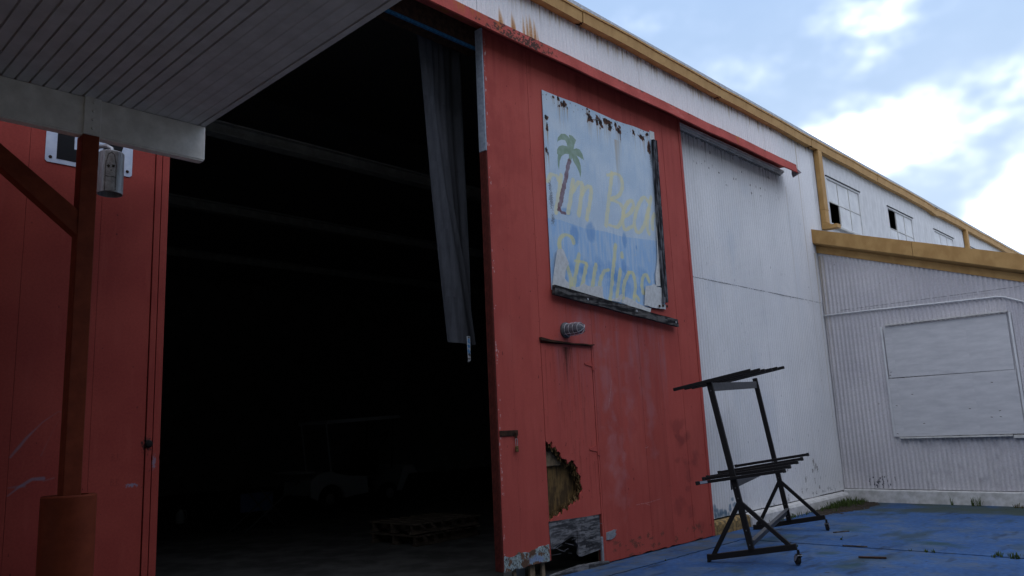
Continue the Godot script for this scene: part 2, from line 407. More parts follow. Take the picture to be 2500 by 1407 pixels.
# wood grain: fibres along one axis of the world, with slow figure
func grain(a: Color, b: Color, size: float, s: int, upright: bool, streaks := 14, contrast := 1.8, figure := 0.8) -> StandardMaterial3D:
	var n := FastNoiseLite.new()
	n.seed = s
	n.frequency = 0.035
	n.fractal_octaves = 5
	n.fractal_gain = 0.65
	var im := n.get_image(streaks * 4, 256) if not upright else n.get_image(256, streaks * 4)
	im.resize(256, 256, Image.INTERPOLATE_CUBIC)
	n.seed = s + 1
	n.frequency = 0.02
	n.fractal_octaves = 3
	var fig := n.get_seamless_image(256, 256).get_data()
	var d := im.get_data()
	var o := PackedByteArray()
	o.resize(256 * 256 * 3)
	var sa := a.linear_to_srgb() * 255.0
	var sb := b.linear_to_srgb() * 255.0
	for i in 65536:
		var t := clampf((d[i] / 255.0 - 0.5) * contrast + 0.5 + (fig[i] / 255.0 - 0.5) * figure, 0, 1)
		o[i * 3] = int(sa.r + (sb.r - sa.r) * t)
		o[i * 3 + 1] = int(sa.g + (sb.g - sa.g) * t)
		o[i * 3 + 2] = int(sa.b + (sb.b - sa.b) * t)
	var m := StandardMaterial3D.new()
	m.albedo_texture = ImageTexture.create_from_image(Image.create_from_data(256, 256, false, Image.FORMAT_RGB8, o))
	m.uv1_triplanar = true
	m.uv1_world_triplanar = true
	m.uv1_scale = Vector3.ONE / size
	m.roughness = 0.9
	m.metallic_specular = 0.2
	return m


func plain(c: Color, rough := 0.8, metal := 0.0) -> StandardMaterial3D:
	var m := StandardMaterial3D.new()
	m.albedo_color = c.linear_to_srgb()
	m.roughness = rough
	m.metallic = metal
	m.metallic_specular = 0.25
	return m


func painted(p: Paint, rough := 0.75) -> StandardMaterial3D:
	var m := StandardMaterial3D.new()
	m.albedo_texture = p.texture()
	m.texture_repeat = false
	m.roughness = maxf(rough, 0.7)
	m.metallic_specular = 0.25
	return m


# ------------------------------------------------------------------ sky
func make_sky() -> Texture2D:
	var W := 1536
	var H := 768
	var na := FastNoiseLite.new()
	na.seed = 11; na.frequency = 1.0; na.fractal_octaves = 5; na.fractal_gain = 0.55
	var nb := FastNoiseLite.new()
	nb.seed = 23; nb.frequency = 1.0; nb.fractal_octaves = 5; nb.fractal_gain = 0.6
	# cloud banks: azimuth from -z towards +x, height, half widths, strength
	var banks := [[73.5, 18.0, 4.6, 2.1, 1.0], [70, 17.2, 3.5, 1.6, 0.7], [77, 16.5, 9, 4, 0.3], [83.5, 20, 4, 2.5, 0.5], [79.9, 11.2, 2.0, 2.0, 1.5], [83, 12.4, 3.0, 2.4, 1.4], [73.2, 23.8, 2.0, 1.9, 0.5], [76.2, 25.4, 2.4, 1.4, 0.5], [71.5, 26.5, 3.0, 1.4, 0.36], [65, 23.5, 5, 2.2, 0.38], [57, 28, 5, 2, 0.3], [95, 24, 5, 3, 1.0]]
	var r2 := RandomNumberGenerator.new()
	r2.seed = 5
	for i in 64:
		banks.append([r2.randf_range(118, 370), r2.randf_range(8, 50), r2.randf_range(6, 13), r2.randf_range(2.5, 6), r2.randf_range(0.6, 1.3)])
	for i in 34:
		banks.append([r2.randf_range(0, 360), r2.randf_range(52, 84), r2.randf_range(8, 15), r2.randf_range(4, 7), r2.randf_range(0.7, 1.3)])
	var f := PackedFloat32Array()
	f.resize(W * H * 3)
	var half := H / 2
	for y in H:
		var el := 90.0 - 180.0 * (y + 0.5) / H
		var e := maxf(el, 0.0)
		var ce := cos(deg_to_rad(e))
		var t := pow(1.0 - sin(deg_to_rad(e)), 1.3)
		var br := lerpf(0.27, 0.79, t)
		var bg := lerpf(0.49, 0.94, t)
		var bb := lerpf(0.94, 1.08, t)
		var near := []
		for b in banks:
			if absf(e - b[1]) < b[3] * 2.2:
				near.append(b)
		for x in W:
			var az := (float(x) + 0.5) / W * 360.0
			var j := (y * W + x) * 3
			if y > half + 8:
				f[j] = 0.30; f[j + 1] = 0.33; f[j + 2] = 0.36
				continue
			var dx := sin(deg_to_rad(az)) * ce
			var dz := -cos(deg_to_rad(az)) * ce
			var dy := sin(deg_to_rad(e))
			var v := Vector3(dx, dy * 2.0, dz) * 5.0
			var n1 := na.get_noise_3d(v.x, v.y, v.z)
			var c := maxf(0.0, n1 * 0.8 + 0.08) * 0.12
			var lump := 0.0
			for b in near:
				var da: float = absf(fposmod(az - b[0] + 180.0, 360.0) - 180.0) * ce
				var q: float = (da * da) / (b[2] * b[2]) + (e - b[1]) * (e - b[1]) / (b[3] * b[3])
				if q < 4.5:
					lump += b[4] * exp(-q * 0.9)
			if lump > 0.02:
				var n2 := nb.get_noise_3d(v.x * 2.4, v.y * 2.4, v.z * 2.4)
				var n3 := na.get_noise_3d(v.x * 5.5, v.y * 5.5, v.z * 5.5)
				c += smoothstep(0.0, 1.35, lump * 1.1 + n2 * 0.6 + n3 * 0.4) * minf(1.0, lump * 1.6)
			c = clampf(c, 0.0, 1.0)
			c = c * lerpf(c, 1.0, 0.25)
			f[j] = lerpf(br, 2.05, c)
			f[j + 1] = lerpf(bg, 2.2, c)
			f[j + 2] = lerpf(bb, 2.6, c)
	return ImageTexture.create_from_image(Image.create_from_data(W, H, false, Image.FORMAT_RGBF, f.to_byte_array()))


# ------------------------------------------------------------------ build
func _ready() -> void:
	rng.seed = 4
	var cam := Camera3D.new()
	cam.name = "camera"
	cam.position = Vector3(0, 1.45, 5.485)
	cam.basis = Basis(Vector3.UP, deg_to_rad(-46.575)) * Basis(Vector3.RIGHT, deg_to_rad(10.198)) * Basis(Vector3.BACK, deg_to_rad(-2.565))
	cam.fov = 40.343
	cam.far = 1000.0
	add_child(cam)
	cam.current = true

	var env := Environment.new()
	env.background_mode = Environment.BG_SKY
	var sky := Sky.new()
	var sm := PanoramaSkyMaterial.new()
	sm.panorama = make_sky()
	sky.sky_material = sm
	env.sky = sky
	env.background_energy_multiplier = 1.0
	env.tonemap_mode = Environment.TONE_MAPPER_LINEAR
	env.tonemap_exposure = 0.95
	env.sdfgi_enabled = true
	env.ssao_enabled = true
	env.ssil_enabled = true
	var we := WorldEnvironment.new()
	we.name = "environment"
	we.environment = env
	add_child(we)

	var sun := DirectionalLight3D.new()
	sun.name = "sun"
	var az := deg_to_rad(62.0)
	var el := deg_to_rad(30.0)
	var toward := Vector3(sin(az) * cos(el), sin(el), -cos(az) * cos(el))
	sun.look_at_from_position(toward * 50.0, Vector3.ZERO)
	sun.light_color = Color(1.0, 0.95, 0.87)
	sun.light_energy = 0.8
	sun.light_angular_distance = 0.5
	sun.shadow_enabled = true
	add_child(sun)

	materials()
	ground()
	warehouse()
	annex()
	sliding_door()
	left_door()
	canopy()
	painted_sign()
	letter_sign()
	lamps()
	curtains()
	rack()
	inside()
	plants()
	debris()
	across()


func materials() -> void:
	M.white = noisy(lin(.66, .66, .65), lin(.56, .56, .56), 1.4, 0.6, 0.0, 3)
	M.white_dull = noisy(lin(.60, .59, .56), lin(.44, .43, .40), 0.8, 0.7, 0.02, 5)
	M.ply = grain(lin(.55, .54, .54), lin(.46, .455, .46), 1.1, 8, false, 14, 1.3, 0.3)
	M.ochre = noisy(lin(.43, .258, .097), lin(.345, .195, .07), 0.9, 0.6, 0.0, 7, Vector3(1.0, 0.6, 1.0), 0.0, 1.8)
	M.red = noisy(lin(.40, .075, .06), lin(.34, .06, .048), 0.9, 0.6, 0.0, 9)
	M.red_hood = noisy(lin(.38, .09, .075), lin(.31, .065, .05), 0.35, 0.55, 0.0, 12)
	M.brown = noisy(lin(.20, .042, .018), lin(.15, .03, .013), 0.4, 0.7, 0.0, 14)
	M.soffit = noisy(lin(.54, .52, .51), lin(.46, .44, .43), 0.6, 0.6, 0.0, 15)
	M.beam = noisy(lin(.80, .76, .70), lin(.66, .62, .56), 0.5, 0.7, 0.0, 16)
	M.steel_black = plain(lin(.012, .011, .011), 0.55)
	M.steel_grey = noisy(lin(.10, .10, .105), lin(.06, .06, .062), 0.2, 0.5, 0.0, 18, Vector3.ONE, 0.3)
	M.tie = noisy(lin(.40, .40, .38), lin(.28, .28, .26), 0.8, 0.8, 0.0, 17)
	M.galv = noisy(lin(.42, .43, .45), lin(.28, .28, .29), 0.2, 0.45, 0.0, 19, Vector3.ONE, 0.5)
	M.rubber = plain(lin(.02, .02, .02), 0.8)
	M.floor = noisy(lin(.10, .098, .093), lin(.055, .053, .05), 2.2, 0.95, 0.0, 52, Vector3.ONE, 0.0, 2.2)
	M.rust_dark = noisy(lin(.06, .03, .018), lin(.025, .014, .01), 0.3, 0.9, 0.05, 21)
	M.blue_strip = noisy(lin(.03, .13, .25), lin(.015, .07, .14), 0.12, 0.6, 0.0, 22)
	M.grey_blue = noisy(lin(.32, .36, .42), lin(.22, .25, .30), 0.3, 0.6, 0.0, 23)
	M.wood_dark = grain(lin(.10, .095, .09), lin(.014, .013, .014), 0.7, 24, false, 8, 2.4)
	M.wood_upright = grain(lin(.13, .13, .14), lin(.016, .016, .018), 0.6, 25, true, 8, 2.6)
	M.wood_ply = grain(lin(.17, .105, .042), lin(.07, .045, .024), 0.55, 26, true, 10, 2.0)
	M.wood_grey = grain(lin(.19, .185, .19), lin(.04, .04, .043), 0.6, 27, false, 9, 2.4)
	M.framing = grain(lin(.30, .22, .14), lin(.18, .13, .08), 0.6, 53, true, 8, 1.5)
	M.splinter = noisy(lin(.16, .10, .04), lin(.06, .035, .015), 0.05, 0.95, 0.0, 28)
	M.curtain = grain(lin(.085, .088, .10), lin(.05, .052, .06), 0.7, 29, true, 6, 1.4, 0.4)
	M.concrete = noisy(lin(.56, .55, .54), lin(.40, .39, .37), 0.6, 0.9, 0.1, 30)
	M.bare_slab = noisy(lin(.30, .28, .25), lin(.20, .187, .165), 1.5, 0.9, 0.1, 51)
	M.yellowed = noisy(lin(.34, .22, .09), lin(.12, .09, .05), 0.25, 0.9, 0.1, 31, Vector3.ONE, 0.0, 2.4)
	M.soil = noisy(lin(.05, .04, .03), lin(.02, .016, .012), 0.15, 1.0, 0.5, 32)
	M.grass = noisy(lin(.07, .10, .025), lin(.035, .055, .015), 0.06, 0.9, 0.0, 33)
	M.grass_dry = noisy(lin(.14, .12, .05), lin(.07, .06, .025), 0.06, 0.9, 0.0, 34)
	M.pallet = grain(lin(.15, .115, .085), lin(.075, .058, .045), 0.5, 35, false, 8, 1.6)
	M.cart = plain(lin(.50, .52, .53), 0.45)
	M.shaded_edge_red = noisy(lin(.11, .024, .018), lin(.06, .014, .011), 0.2, 0.8, 0.0, 37)  # door red darkened for the shaded side that faces the canopy
	M.glass = plain(lin(.5, .52, .55), 0.1)
	M.fringe = noisy(lin(.40, .40, .39), lin(.14, .14, .135), 0.05, 0.95, 0.0, 36, Vector3.ONE, 0.0, 2.6)


func ground() -> void:
	# colour of the painted slabs: worn blue over grey, with green and dark stains
	var p := Paint.new(4.0, 0.0, 14.4, 8.0, 130.0)
	var ca := Paint.noise(p.w, p.h, 41, 0.006, 5)
	var cb := Paint.noise(p.w, p.h, 42, 0.10, 4)
	var cc := Paint.noise(p.w, p.h, 43, 0.012, 5)
	p.fill(lin(.036, .085, .20), lin(.024, .062, .155), ca, cb, 1.5, 0.12)
	p.veil(lin(.075, .10, .14), cc, 135, 215, 0.65)
	p.veil(lin(.085, .10, .12), Paint.noise(p.w, p.h, 48, 0.05, 5), 165, 215, 0.55)
	p.veil(lin(.025, .042, .05), Paint.noise(p.w, p.h, 44, 0.009, 5, 0.4), 172, 225, 0.7)
	p.veil(lin(.016, .026, .045), Paint.noise(p.w, p.h, 45, 0.02, 5, 0.25), 180, 225, 0.65)
	p.veil(lin(.06, .12, .24), Paint.noise(p.w, p.h, 46, 0.03, 5), 178, 220, 0.4)
	# mossy band along the annex and the wall; painted in (x, 8 - z)
	for i in 70:
		p.blob(rng.randf_range(12.6, 13.7), 8.0 - rng.randf_range(0.4, 3.5), rng.randf_range(.1, .35), rng.randf_range(.15, .5), lin(.04, .055, .05), 0.5, ca, 0.9, 0.7)
	for q in [[10.4, 1.35, .3, .25], [8.6, 1.75, .25, .12], [9.3, .95, .4, .2], [8.1, 2.3, .35, .12], [9.6, 2.5, .25, .3]]:
		p.blob(q[0], 8.0 - q[1], q[2], q[3], lin(.022, .045, .035), 0.6, cc, 1.0, 0.8)
	for i in 90:
		p.blob(rng.randf_range(5.0, 13.5), 8.0 - rng.randf_range(0.3, 4.0), rng.randf_range(.006, .02), rng.randf_range(.006, .02), lin(.02, .02, .02), 0.8, cb, 0.5, 0.4)
	for i in 60:
		p.blob(rng.randf_range(5.5, 13.4), 8.0 - rng.randf_range(.6, 4.5), rng.randf_range(.02, .25), rng.randf_range(.03, .4), lin(.07, .095, .13), rng.randf_range(.15, .5), cc, 1.1, 0.5)
	for i in 160:
		p.blob(rng.randf_range(5.5, 13.4), 8.0 - rng.randf_range(.1, 4.5), rng.randf_range(.004, .02), rng.randf_range(.006, .03), lin(.03, .035, .035), rng.randf_range(.4, .9), cb, 0.7, 0.4)
	# thin cracks
	for i in 9:
		var c0 := Vector2(rng.randf_range(7.0, 13.0), 8.0 - rng.randf_range(.7, 4.0))
		var crack := [[c0.x, c0.y]]
		var dirn := rng.randf() * TAU
		for k in 9:
			dirn += rng.randf_range(-.6, .6)
			c0 += Vector2(cos(dirn), sin(dirn)) * rng.randf_range(.05, .16)
			crack.append([c0.x, c0.y])
		p.stroke(crack, .009, lin(.02, .025, .03), 0.75, cb, 0.9)
	# grey worn strip along the wall
	for i in 130:
		p.blob(rng.randf_range(5.2, 9.5), 8.0 - rng.randf_range(0.12, 0.52), rng.randf_range(.08, .3), rng.randf_range(.03, .12), lin(.07, .08, .095), 0.35, cc, 0.9, 0.7)
	M.slab = painted(p, 0.85)
	M.slab.heightmap_enabled = true
	M.slab.heightmap_scale = 0.35
	var hm := Paint.new(4.0, 0.0, 14.4, 8.0, 100.0)
	var hn := Paint.noise(hm.w, hm.h, 47, 0.05, 6)
	hm.fill(Color(0, 0, 0), Color(1, 1, 1), hn, hn, 1.0, 0.0)
	M.slab.heightmap_texture = hm.texture()

	var g := mb()
	quad(g, Vector3(-250, -.03, 250), Vector3(250, -.03, 250), Vector3(250, -.03, -250), Vector3(-250, -.03, -250))
	var gd := put(g, "ground", noisy(lin(.13, .14, .13), lin(.08, .085, .075), 3.0, 0.95, 0.3, 50), self)
	gd.set_meta("kind", "structure")
	gd.set_meta("label", "weathered concrete yard in front of the warehouse")
	# slabs with ragged joints; outline runs in (x, -z)
	var T := Transform3D(Basis(Vector3.RIGHT, Vector3(0, 0, -1), Vector3.UP), Vector3.ZERO)
	var zs := PackedFloat32Array()
	var edge_a := []   # ragged joint along z = 0.55
	var x := -6.0
	while x < 13.9:
		edge_a.append(Vector2(x, -.55 + rng.randf_range(-.012, .012)))
		x += rng.randf_range(.06, .16)
	edge_a.append(Vector2(13.9, -.55))
	var edge_b := []   # ragged joint along x = 9.12
	var z := .565
	while z < 9.0:
		edge_b.append(Vector2(9.12 + rng.randf_range(-.006, .006), -z))
		z += rng.randf_range(.08, .2)
	edge_b.append(Vector2(9.12, -9.0))
	var strips := []
	var s0 := PackedVector2Array([Vector2(-6, 0.0), Vector2(13.9, 0.0)])
	for i in range(edge_a.size() - 1, -1, -1):
		s0.append(edge_a[i] + Vector2(0, .009))
	strips.append(s0)
	var s1 := PackedVector2Array()
	for e in edge_a:
		if e.x < 9.1:
			s1.append(e - Vector2(0, .006 + rng.randf() * .008))
	for e in edge_b:
		s1.append(e - Vector2(.006, 0))
	s1.append(Vector2(-6, -9))
	strips.append(Geometry2D.intersect_polygons(s1, PackedVector2Array([Vector2(4.21, 1), Vector2(40, 1), Vector2(40, -30), Vector2(4.21, -30)]))[0])
	strips.append(Geometry2D.intersect_polygons(s1, PackedVector2Array([Vector2(-40, 1), Vector2(4.19, 1), Vector2(4.19, -30), Vector2(-40, -30)]))[0])
	var s2 := PackedVector2Array()
	for e in edge_a:
		if e.x > 9.14:
			s2.append(e - Vector2(0, .006 + rng.randf() * .008))
	s2.append(Vector2(13.9, -9))
	for i in range(edge_b.size() - 1, -1, -1):
		s2.append(edge_b[i] + Vector2(.007, 0))
	strips.append(s2)
	var tilt := [0.0, -.004, -.003, .002]
	for i in 4:
		var st := mb()
		prism(st, strips[i], T, -.08, tilt[i], Vector2(4.0, 0.0), Vector2(1.0 / 10.4, -1.0 / 8.0))
		put(st, "concrete_slab", M.bare_slab if i == 2 else M.slab, gd)
	# indoors
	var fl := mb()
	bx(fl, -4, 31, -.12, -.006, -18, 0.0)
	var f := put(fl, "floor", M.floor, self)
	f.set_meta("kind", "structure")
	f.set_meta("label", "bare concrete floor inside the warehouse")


# corrugated sheet in the plane given by t: u across, v up, w outwards. cut(u) gives the top; dents push it in
func corrugated(st: SurfaceTool, t: Transform3D, u0: float, u1: float, v0: float, v1: Callable, w: float, amp: float, uvf: Callable, rows := 1, dent = null, steps := 6) -> void:
	var du := PITCH / steps
	var n := int(ceil((u1 - u0) / du))
	var pts := []
	for i in n + 1:
		var u := minf(u0 + i * du, u1)
		var col := []
		var top: float = v1.call(u)
		var ph := TAU * u / PITCH
		for r in rows + 1:
			var v := lerpf(v0, top, float(r) / rows)
			var d: float = dent.call(u, v) if dent != null else 0.0
			var flat := clampf(1.15 - absf(d) * 22.0, 0.25, 1.0)
			var p := t * Vector3(u, v, w + amp * cos(ph) * flat + d)
			var nn := (t.basis * Vector3(amp * flat * TAU / PITCH * sin(ph), 0, 1)).normalized()
			col.append([p, nn, uvf.call(u, v)])
		pts.append(col)
	for i in n:
		for r in rows:
			var a = pts[i][r]; var b = pts[i + 1][r]; var c = pts[i + 1][r + 1]; var e = pts[i][r + 1]
			for q in [a, c, b, a, e, c]:
				vtx(st, q[0], q[1], q[2])


func wall_paint() -> Paint:
	var p := Paint.new(5.0, 0.0, 14.2, 6.5, 160.0)
	var ca := Paint.noise(p.w, p.h, 61, 0.005, 5)
	var cb := Paint.noise(p.w, p.h, 62, 0.2, 3)
	var cs := Paint.noise(p.w, p.h, 63, 0.004, 5, 12.0)   # drawn out downwards
	p.fill(lin(.71, .70, .70), lin(.65, .645, .65), ca, cb, 1.6, 0.035)
	var fine := Paint.noise(p.w, p.h, 64, 0.012, 4, 10.0)
	p.veil(lin(.56, .545, .52), cs, 150, 225, 0.25)
	p.veil(lin(.52, .53, .56), fine, 170, 230, 0.3)
	# brown runs under the gutter
	for i in 330:
		var x := rng.randf_range(5.0, 14.2)
		p.streak(x, 6.33, rng.randf_range(.05, .28), rng.randf_range(.008, .03), lin(.30, .22, .12), rng.randf_range(.2, .65), cb)
	for i in 60:
		p.streak(rng.randf_range(5.0, 14.2), 6.33, rng.randf_range(.04, .14), rng.randf_range(.01, .03), lin(.06, .05, .04), rng.randf_range(.3, .7), cb)
	# rust wedges above the hood
	for q in [[5.80, 5.83, .042, .24], [6.0, 5.83, .045, .26], [6.18, 5.80, .03, .30], [6.24, 5.80, .028, .34], [6.30, 5.80, .04, .36], [6.37, 5.80, .035, .32], [5.86, 5.83, .015, .12], [6.42, 5.82, .012, .2]]:
		var n := int(q[3] * p.k)
		var s := lin(.38, .15, .03).linear_to_srgb()
		var s2 := lin(.16, .05, .015).linear_to_srgb()
		for i in n:
			var f := float(i) / n
			var half: float = q[2] * p.k * (1.0 - f * f) * 0.9
			var cxx: float = (q[0] - p.x0 - 0.02 * f) * p.k
			for ix in range(int(cxx - half - 2), int(cxx + half + 3)):
				var e := clampf((half - absf(ix - cxx)) / 3.0 + 0.3, 0.0, 1.0)
				var iy := int(p.h - (q[1] - p.y0) * p.k) - i
				if iy >= 0 and iy < p.h and ix >= 0 and ix < p.w:
					var m := p.w * iy + ix
					p.dot(ix, iy, s, e * (1.0 - f * 0.8) * clampf(0.5 + cb[m] / 255.0, 0, 1) * 0.95)
					if absf(ix - cxx) < half * 0.35:
						p.dot(ix, iy, s2, (1.0 - f) * cb[m] / 255.0 * 0.8)
	# black runs below the hood, right of the door
	for i in 150:
		var x := rng.randf_range(9.2, 12.7)
		p.streak(x, 5.52 + rng.randf_range(-.03, .02), rng.randf_range(.05, .5) * rng.randf_range(.4, 1.0), rng.randf_range(.006, .025), lin(.10, .095, .09), rng.randf_range(.15, .6), cb)
	for i in 40:
		p.blob(rng.randf_range(9.3, 12.6), rng.randf_range(4.95, 5.45), rng.randf_range(.004, .012), rng.randf_range(.006, .03), lin(.05, .045, .04), 0.8, cb, 0.5, 0.4)
	# rusty runs near the corner
	for q in [[12.75, 5.35, 5.0, .03], [13.35, 6.3, 4.5, .03], [13.45, 6.3, 5.5, .022], [13.66, 4.3, 3.9, .05]]:
		p.streak(q[0], q[1], q[2], q[3], lin(.40, .32, .23), 0.55, cs)
	# scars and nail heads
	for i in 170:
		p.blob(rng.randf_range(9.3, 13.7), rng.randf_range(.3, 5.2), rng.randf_range(.003, .008), rng.randf_range(.005, .03), lin(.20, .20, .22), rng.randf_range(.3, .8), cb, 0.5, 0.5)
	# flaked paint at the foot: old blue and dirt
	for i in 34:
		var x := 9.45 + absf(rng.randfn(0.0, .28))
		p.blob(x, .2 + absf(rng.randfn(0, .05)) + maxf(0.0, .12 - absf(x - 9.95)), rng.randf_range(.02, .06), rng.randf_range(.02, .06), lin(.10, .17, .24), 0.6, ca, 1.0, 0.5)
	for i in 30:
		var x := rng.randf_range(9.3, 13.7)
		p.blob(x, .2 + absf(rng.randfn(0, .05)), rng.randf_range(.01, .04), rng.randf_range(.01, .05), lin(.16, .16, .17), rng.randf_range(.3, .7), cb, 0.9, 0.4)
	for i in 14:
		p.blob(rng.randf_range(11.6, 12.9), .5 + rng.randf_range(-.2, .25), rng.randf_range(.008, .03), rng.randf_range(.02, .07), lin(.13, .12, .11), 0.6, cb, 0.9, 0.4)
	# rows of screws with a little rust below
	for y in [.42, 1.35, 2.4, 3.33, 4.35, 5.2, 5.98]:
		var sx := 5.1
		while sx < 14.1:
			var yy: float = y + rng.randf_range(-.012, .012)
			p.blob(sx, yy, .007, .007, lin(.22, .21, .20), 0.7, cb, 0.3, 0.5)
			if rng.randf() < .3:
				p.streak(sx, yy, rng.randf_range(.03, .16), .008, lin(.34, .26, .19), rng.randf_range(.15, .5), cb)
			sx += PITCH * 3
	# tone of the sheets differs a little
	for i in 15:
		var sx := 5.44 + i * PITCH * 9
		for lvl in 2:
			var tone := rng.randf_range(.46, .70)
			p.area([[sx, 3.42 * lvl], [sx + PITCH * 9, 3.42 * lvl], [sx + PITCH * 9, 3.42 + 3.1 * lvl], [sx, 3.42 + 3.1 * lvl]], lin(tone, tone, tone * 1.01), 0.10, cs, 0.3)
	# faint washed patches
	for i in 26:
		p.blob(rng.randf_range(9.4, 13.6), rng.randf_range(.5, 5.0), rng.randf_range(.05, .3), rng.randf_range(.1, .6), lin(.46, .50, .56), rng.randf_range(.08, .25), ca, 0.9, 0.9)
	# dark line of dirt along the lap
	for i in 260:
		p.blob(rng.randf_range(9.2, 13.77), 3.405, rng.randf_range(.01, .03), .004, lin(.12, .12, .12), 0.7, cb, 0.6, 0.5)
	return p


func flat_top(y: float) -> Callable:
	return func(_u): return y


func warehouse() -> void:
	var wh := thing("warehouse", "long white corrugated metal warehouse with ochre gutter and red door hood", "building")
	var p := wall_paint()
	var wm := painted(p, 0.6)
	var far := noisy(lin(.65, .65, .65), lin(.52, .52, .52), 1.1, 0.6, 0.0, 66, Vector3(2.2, .5, 1))
	var face := Transform3D.IDENTITY
	var uvf := func(u, v): return p.uv(u, v)
	var wn := FastNoiseLite.new()
	wn.seed = 31
	wn.frequency = 0.8
	var wavy := func(u, v): return wn.get_noise_2d(u, v) * .009
	# windows: left edge of each
	var wins := [14.6, 17.94, 21.28, 24.62]
	# lower course 0.19 - 3.44, upper course 3.40 - 6.42
	var cuts := [5.44]
	while cuts[-1] < 31.0:
		cuts.append(cuts[-1] + PITCH * 9)
	for i in cuts.size() - 1:
		var u0: float = cuts[i] - (0.03 if i > 0 else 0.0)
		var u1: float = cuts[i + 1]
		var m: StandardMaterial3D = wm if u1 < 14.15 else far
		var w := 0.0012 * (i % 3) + rng.randf() * 0.001
		if u1 < 14.1 and u0 > 7.2:
			var st := mb()
			corrugated(st, face, u0, u1, .185 + rng.randf_range(-.006, .006), flat_top(3.44), w, .006, uvf, 8, wavy)
			put(st, "wall_sheet", m, wh)
		# upper course, with window openings taken out
		var parts := [[u0, u1, 3.405 if u1 < 14.1 else 3.0, 6.42]]
		for wx in wins:
			var nxt := []
			for q in parts:
				if q[1] <= wx or q[0] >= wx + 1.70:
					nxt.append(q)
					continue
				if q[0] < wx:
					nxt.append([q[0], wx, q[2], q[3]])
				if q[1] > wx + 1.70:
					nxt.append([wx + 1.70, q[1], q[2], q[3]])
				var a: float = maxf(q[0], wx)
				var b: float = minf(q[1], wx + 1.70)
				nxt.append([a, b, q[2], 4.97])
				nxt.append([a, b, 5.93, q[3]])
			parts = nxt
		for q in parts:
			if q[1] - q[0] > 0.004:
				var st := mb()
				corrugated(st, face, q[0], q[1], q[2], flat_top(q[3]), w + 0.004, .006, uvf, 1)
				put(st, "wall_sheet", m, wh)
	# over the opening and left of it
	var x := -4.0
	while x < 5.4:
		var x1 := minf(x + PITCH * 9, 5.44)
		var st := mb()
		corrugated(st, face, x, x1, 5.66 if x1 > 1.9 else .1, flat_top(6.42), 0.0, .0085, uvf, 1)
		put(st, "wall_sheet", wm if x > 4.95 else far, wh)
		x = x1
	# frame of the doorway: lintel, its blue lower edge, jambs
	var st := mb()
	bx(st, 1.9, 5.5, 5.432, 5.655, -.2, .006, .004)
	put(st, "lintel", M.rust_dark, wh)
	st = mb()
	bx(st, 1.9, 5.44, 5.398, 5.43, -.02, .012, .003)
	put(st, "lintel_strip", M.blue_strip, wh)
	st = mb()
	bx(st, 5.7, 5.82, 0, 5.4, -.2, -.014, .004)
	put(st, "jamb", M.tie, wh)
	st = mb()
	bx(st, 1.9, 2.05, 0, 5.4, -.2, -.014, .004)
	put(st, "jamb", M.tie, wh)
	# concrete footing under the sheets
	st = mb()
	prism(st, poly([[.012, -.05], [.13, -.05], [.125, .12], [.10, .155], [.012, .172]]), Transform3D(Basis(Vector3(0, 0, 1), Vector3.UP, Vector3(-1, 0, 0)), Vector3(13.66, 0, 0)), 0.0, 3.45)
	put(st, "footing", M.concrete, wh)
	st = mb()
	prism(st, poly([[.012, -.05], [.11, -.05], [.105, .12], [.09, .15], [.012, .168]]), Transform3D(Basis(Vector3(0, 0, 1), Vector3.UP, Vector3(-1, 0, 0)), Vector3(10.2, 0, 0)), 0.0, 0.95)
	put(st, "footing", M.yellowed, wh)
	# hood over the sliding doors, in lengths
	var hx := [-3.0, 0.4, 3.6, 7.05, 10.02, 12.6]
	var hood_paint := hood_colours()
	var hm := painted(hood_paint, 0.5)
	for i in 5:
		st = mb()
		var o := rng.randf_range(-.004, .004)
		var prof := [Vector2(.008, 5.66), Vector2(.30, 5.626 + o), Vector2(.306, 5.492 + o), Vector2(.325, 5.478 + o), Vector2(.305, 5.472 + o), Vector2(.292, 5.615 + o), Vector2(.008, 5.648)]
		for k in prof.size():
			var a: Vector2 = prof[k]
			var b: Vector2 = prof[(k + 1) % prof.size()]
			var n := 8
			for j in n:
				var xa := lerpf(hx[i] + .0015, hx[i + 1] - .0015, float(j) / n)
				var xb := lerpf(hx[i] + .0015, hx[i + 1] - .0015, float(j + 1) / n)
				var wa := .004 * sin(xa * 3.1) + .003 * sin(xa * 7.7)
				var wb := .004 * sin(xb * 3.1) + .003 * sin(xb * 7.7)
				var lowa := wa if a.y < 5.6 else wa * .6
				var lowb := wb if a.y < 5.6 else wb * .6
				quad(st, Vector3(xa, a.y + lowa, a.x), Vector3(xa, b.y + (wa if b.y < 5.6 else wa * .6), b.x), Vector3(xb, b.y + (wb if b.y < 5.6 else wb * .6), b.x), Vector3(xb, a.y + lowb, a.x),
					hood_paint.uv(xa, a.y), hood_paint.uv(xa, b.y), hood_paint.uv(xb, b.y), hood_paint.uv(xb, a.y))
		put(st, "door_hood", hm, wh)
	st = mb()
	prism(st, poly([[.262, 5.625], [.372, 5.478], [.216, 5.428], [.20, 5.5], [.215, 5.6]]), Transform3D(Basis(Vector3(0, 0, 1), Vector3.UP, Vector3(-1, 0, 0)), Vector3(12.603, 0, 0)), -.003, .003)
	put(st, "hood_end", M.galv, wh)
	# sliding track under the hood, right of the door
	st = mb()
	bx(st, 9.22, 12.55, 5.535, 5.572, .06, .10, .004)
	put(st, "door_track", M.white_dull, wh)
	st = mb()
	bx(st, 9.22, 12.55, 5.515, 5.531, .012, .075, .003)
	put(st, "track_rail", M.white_dull, wh)
	# crumbling filler between track and sheets
	st = mb()
	var fx := 9.25
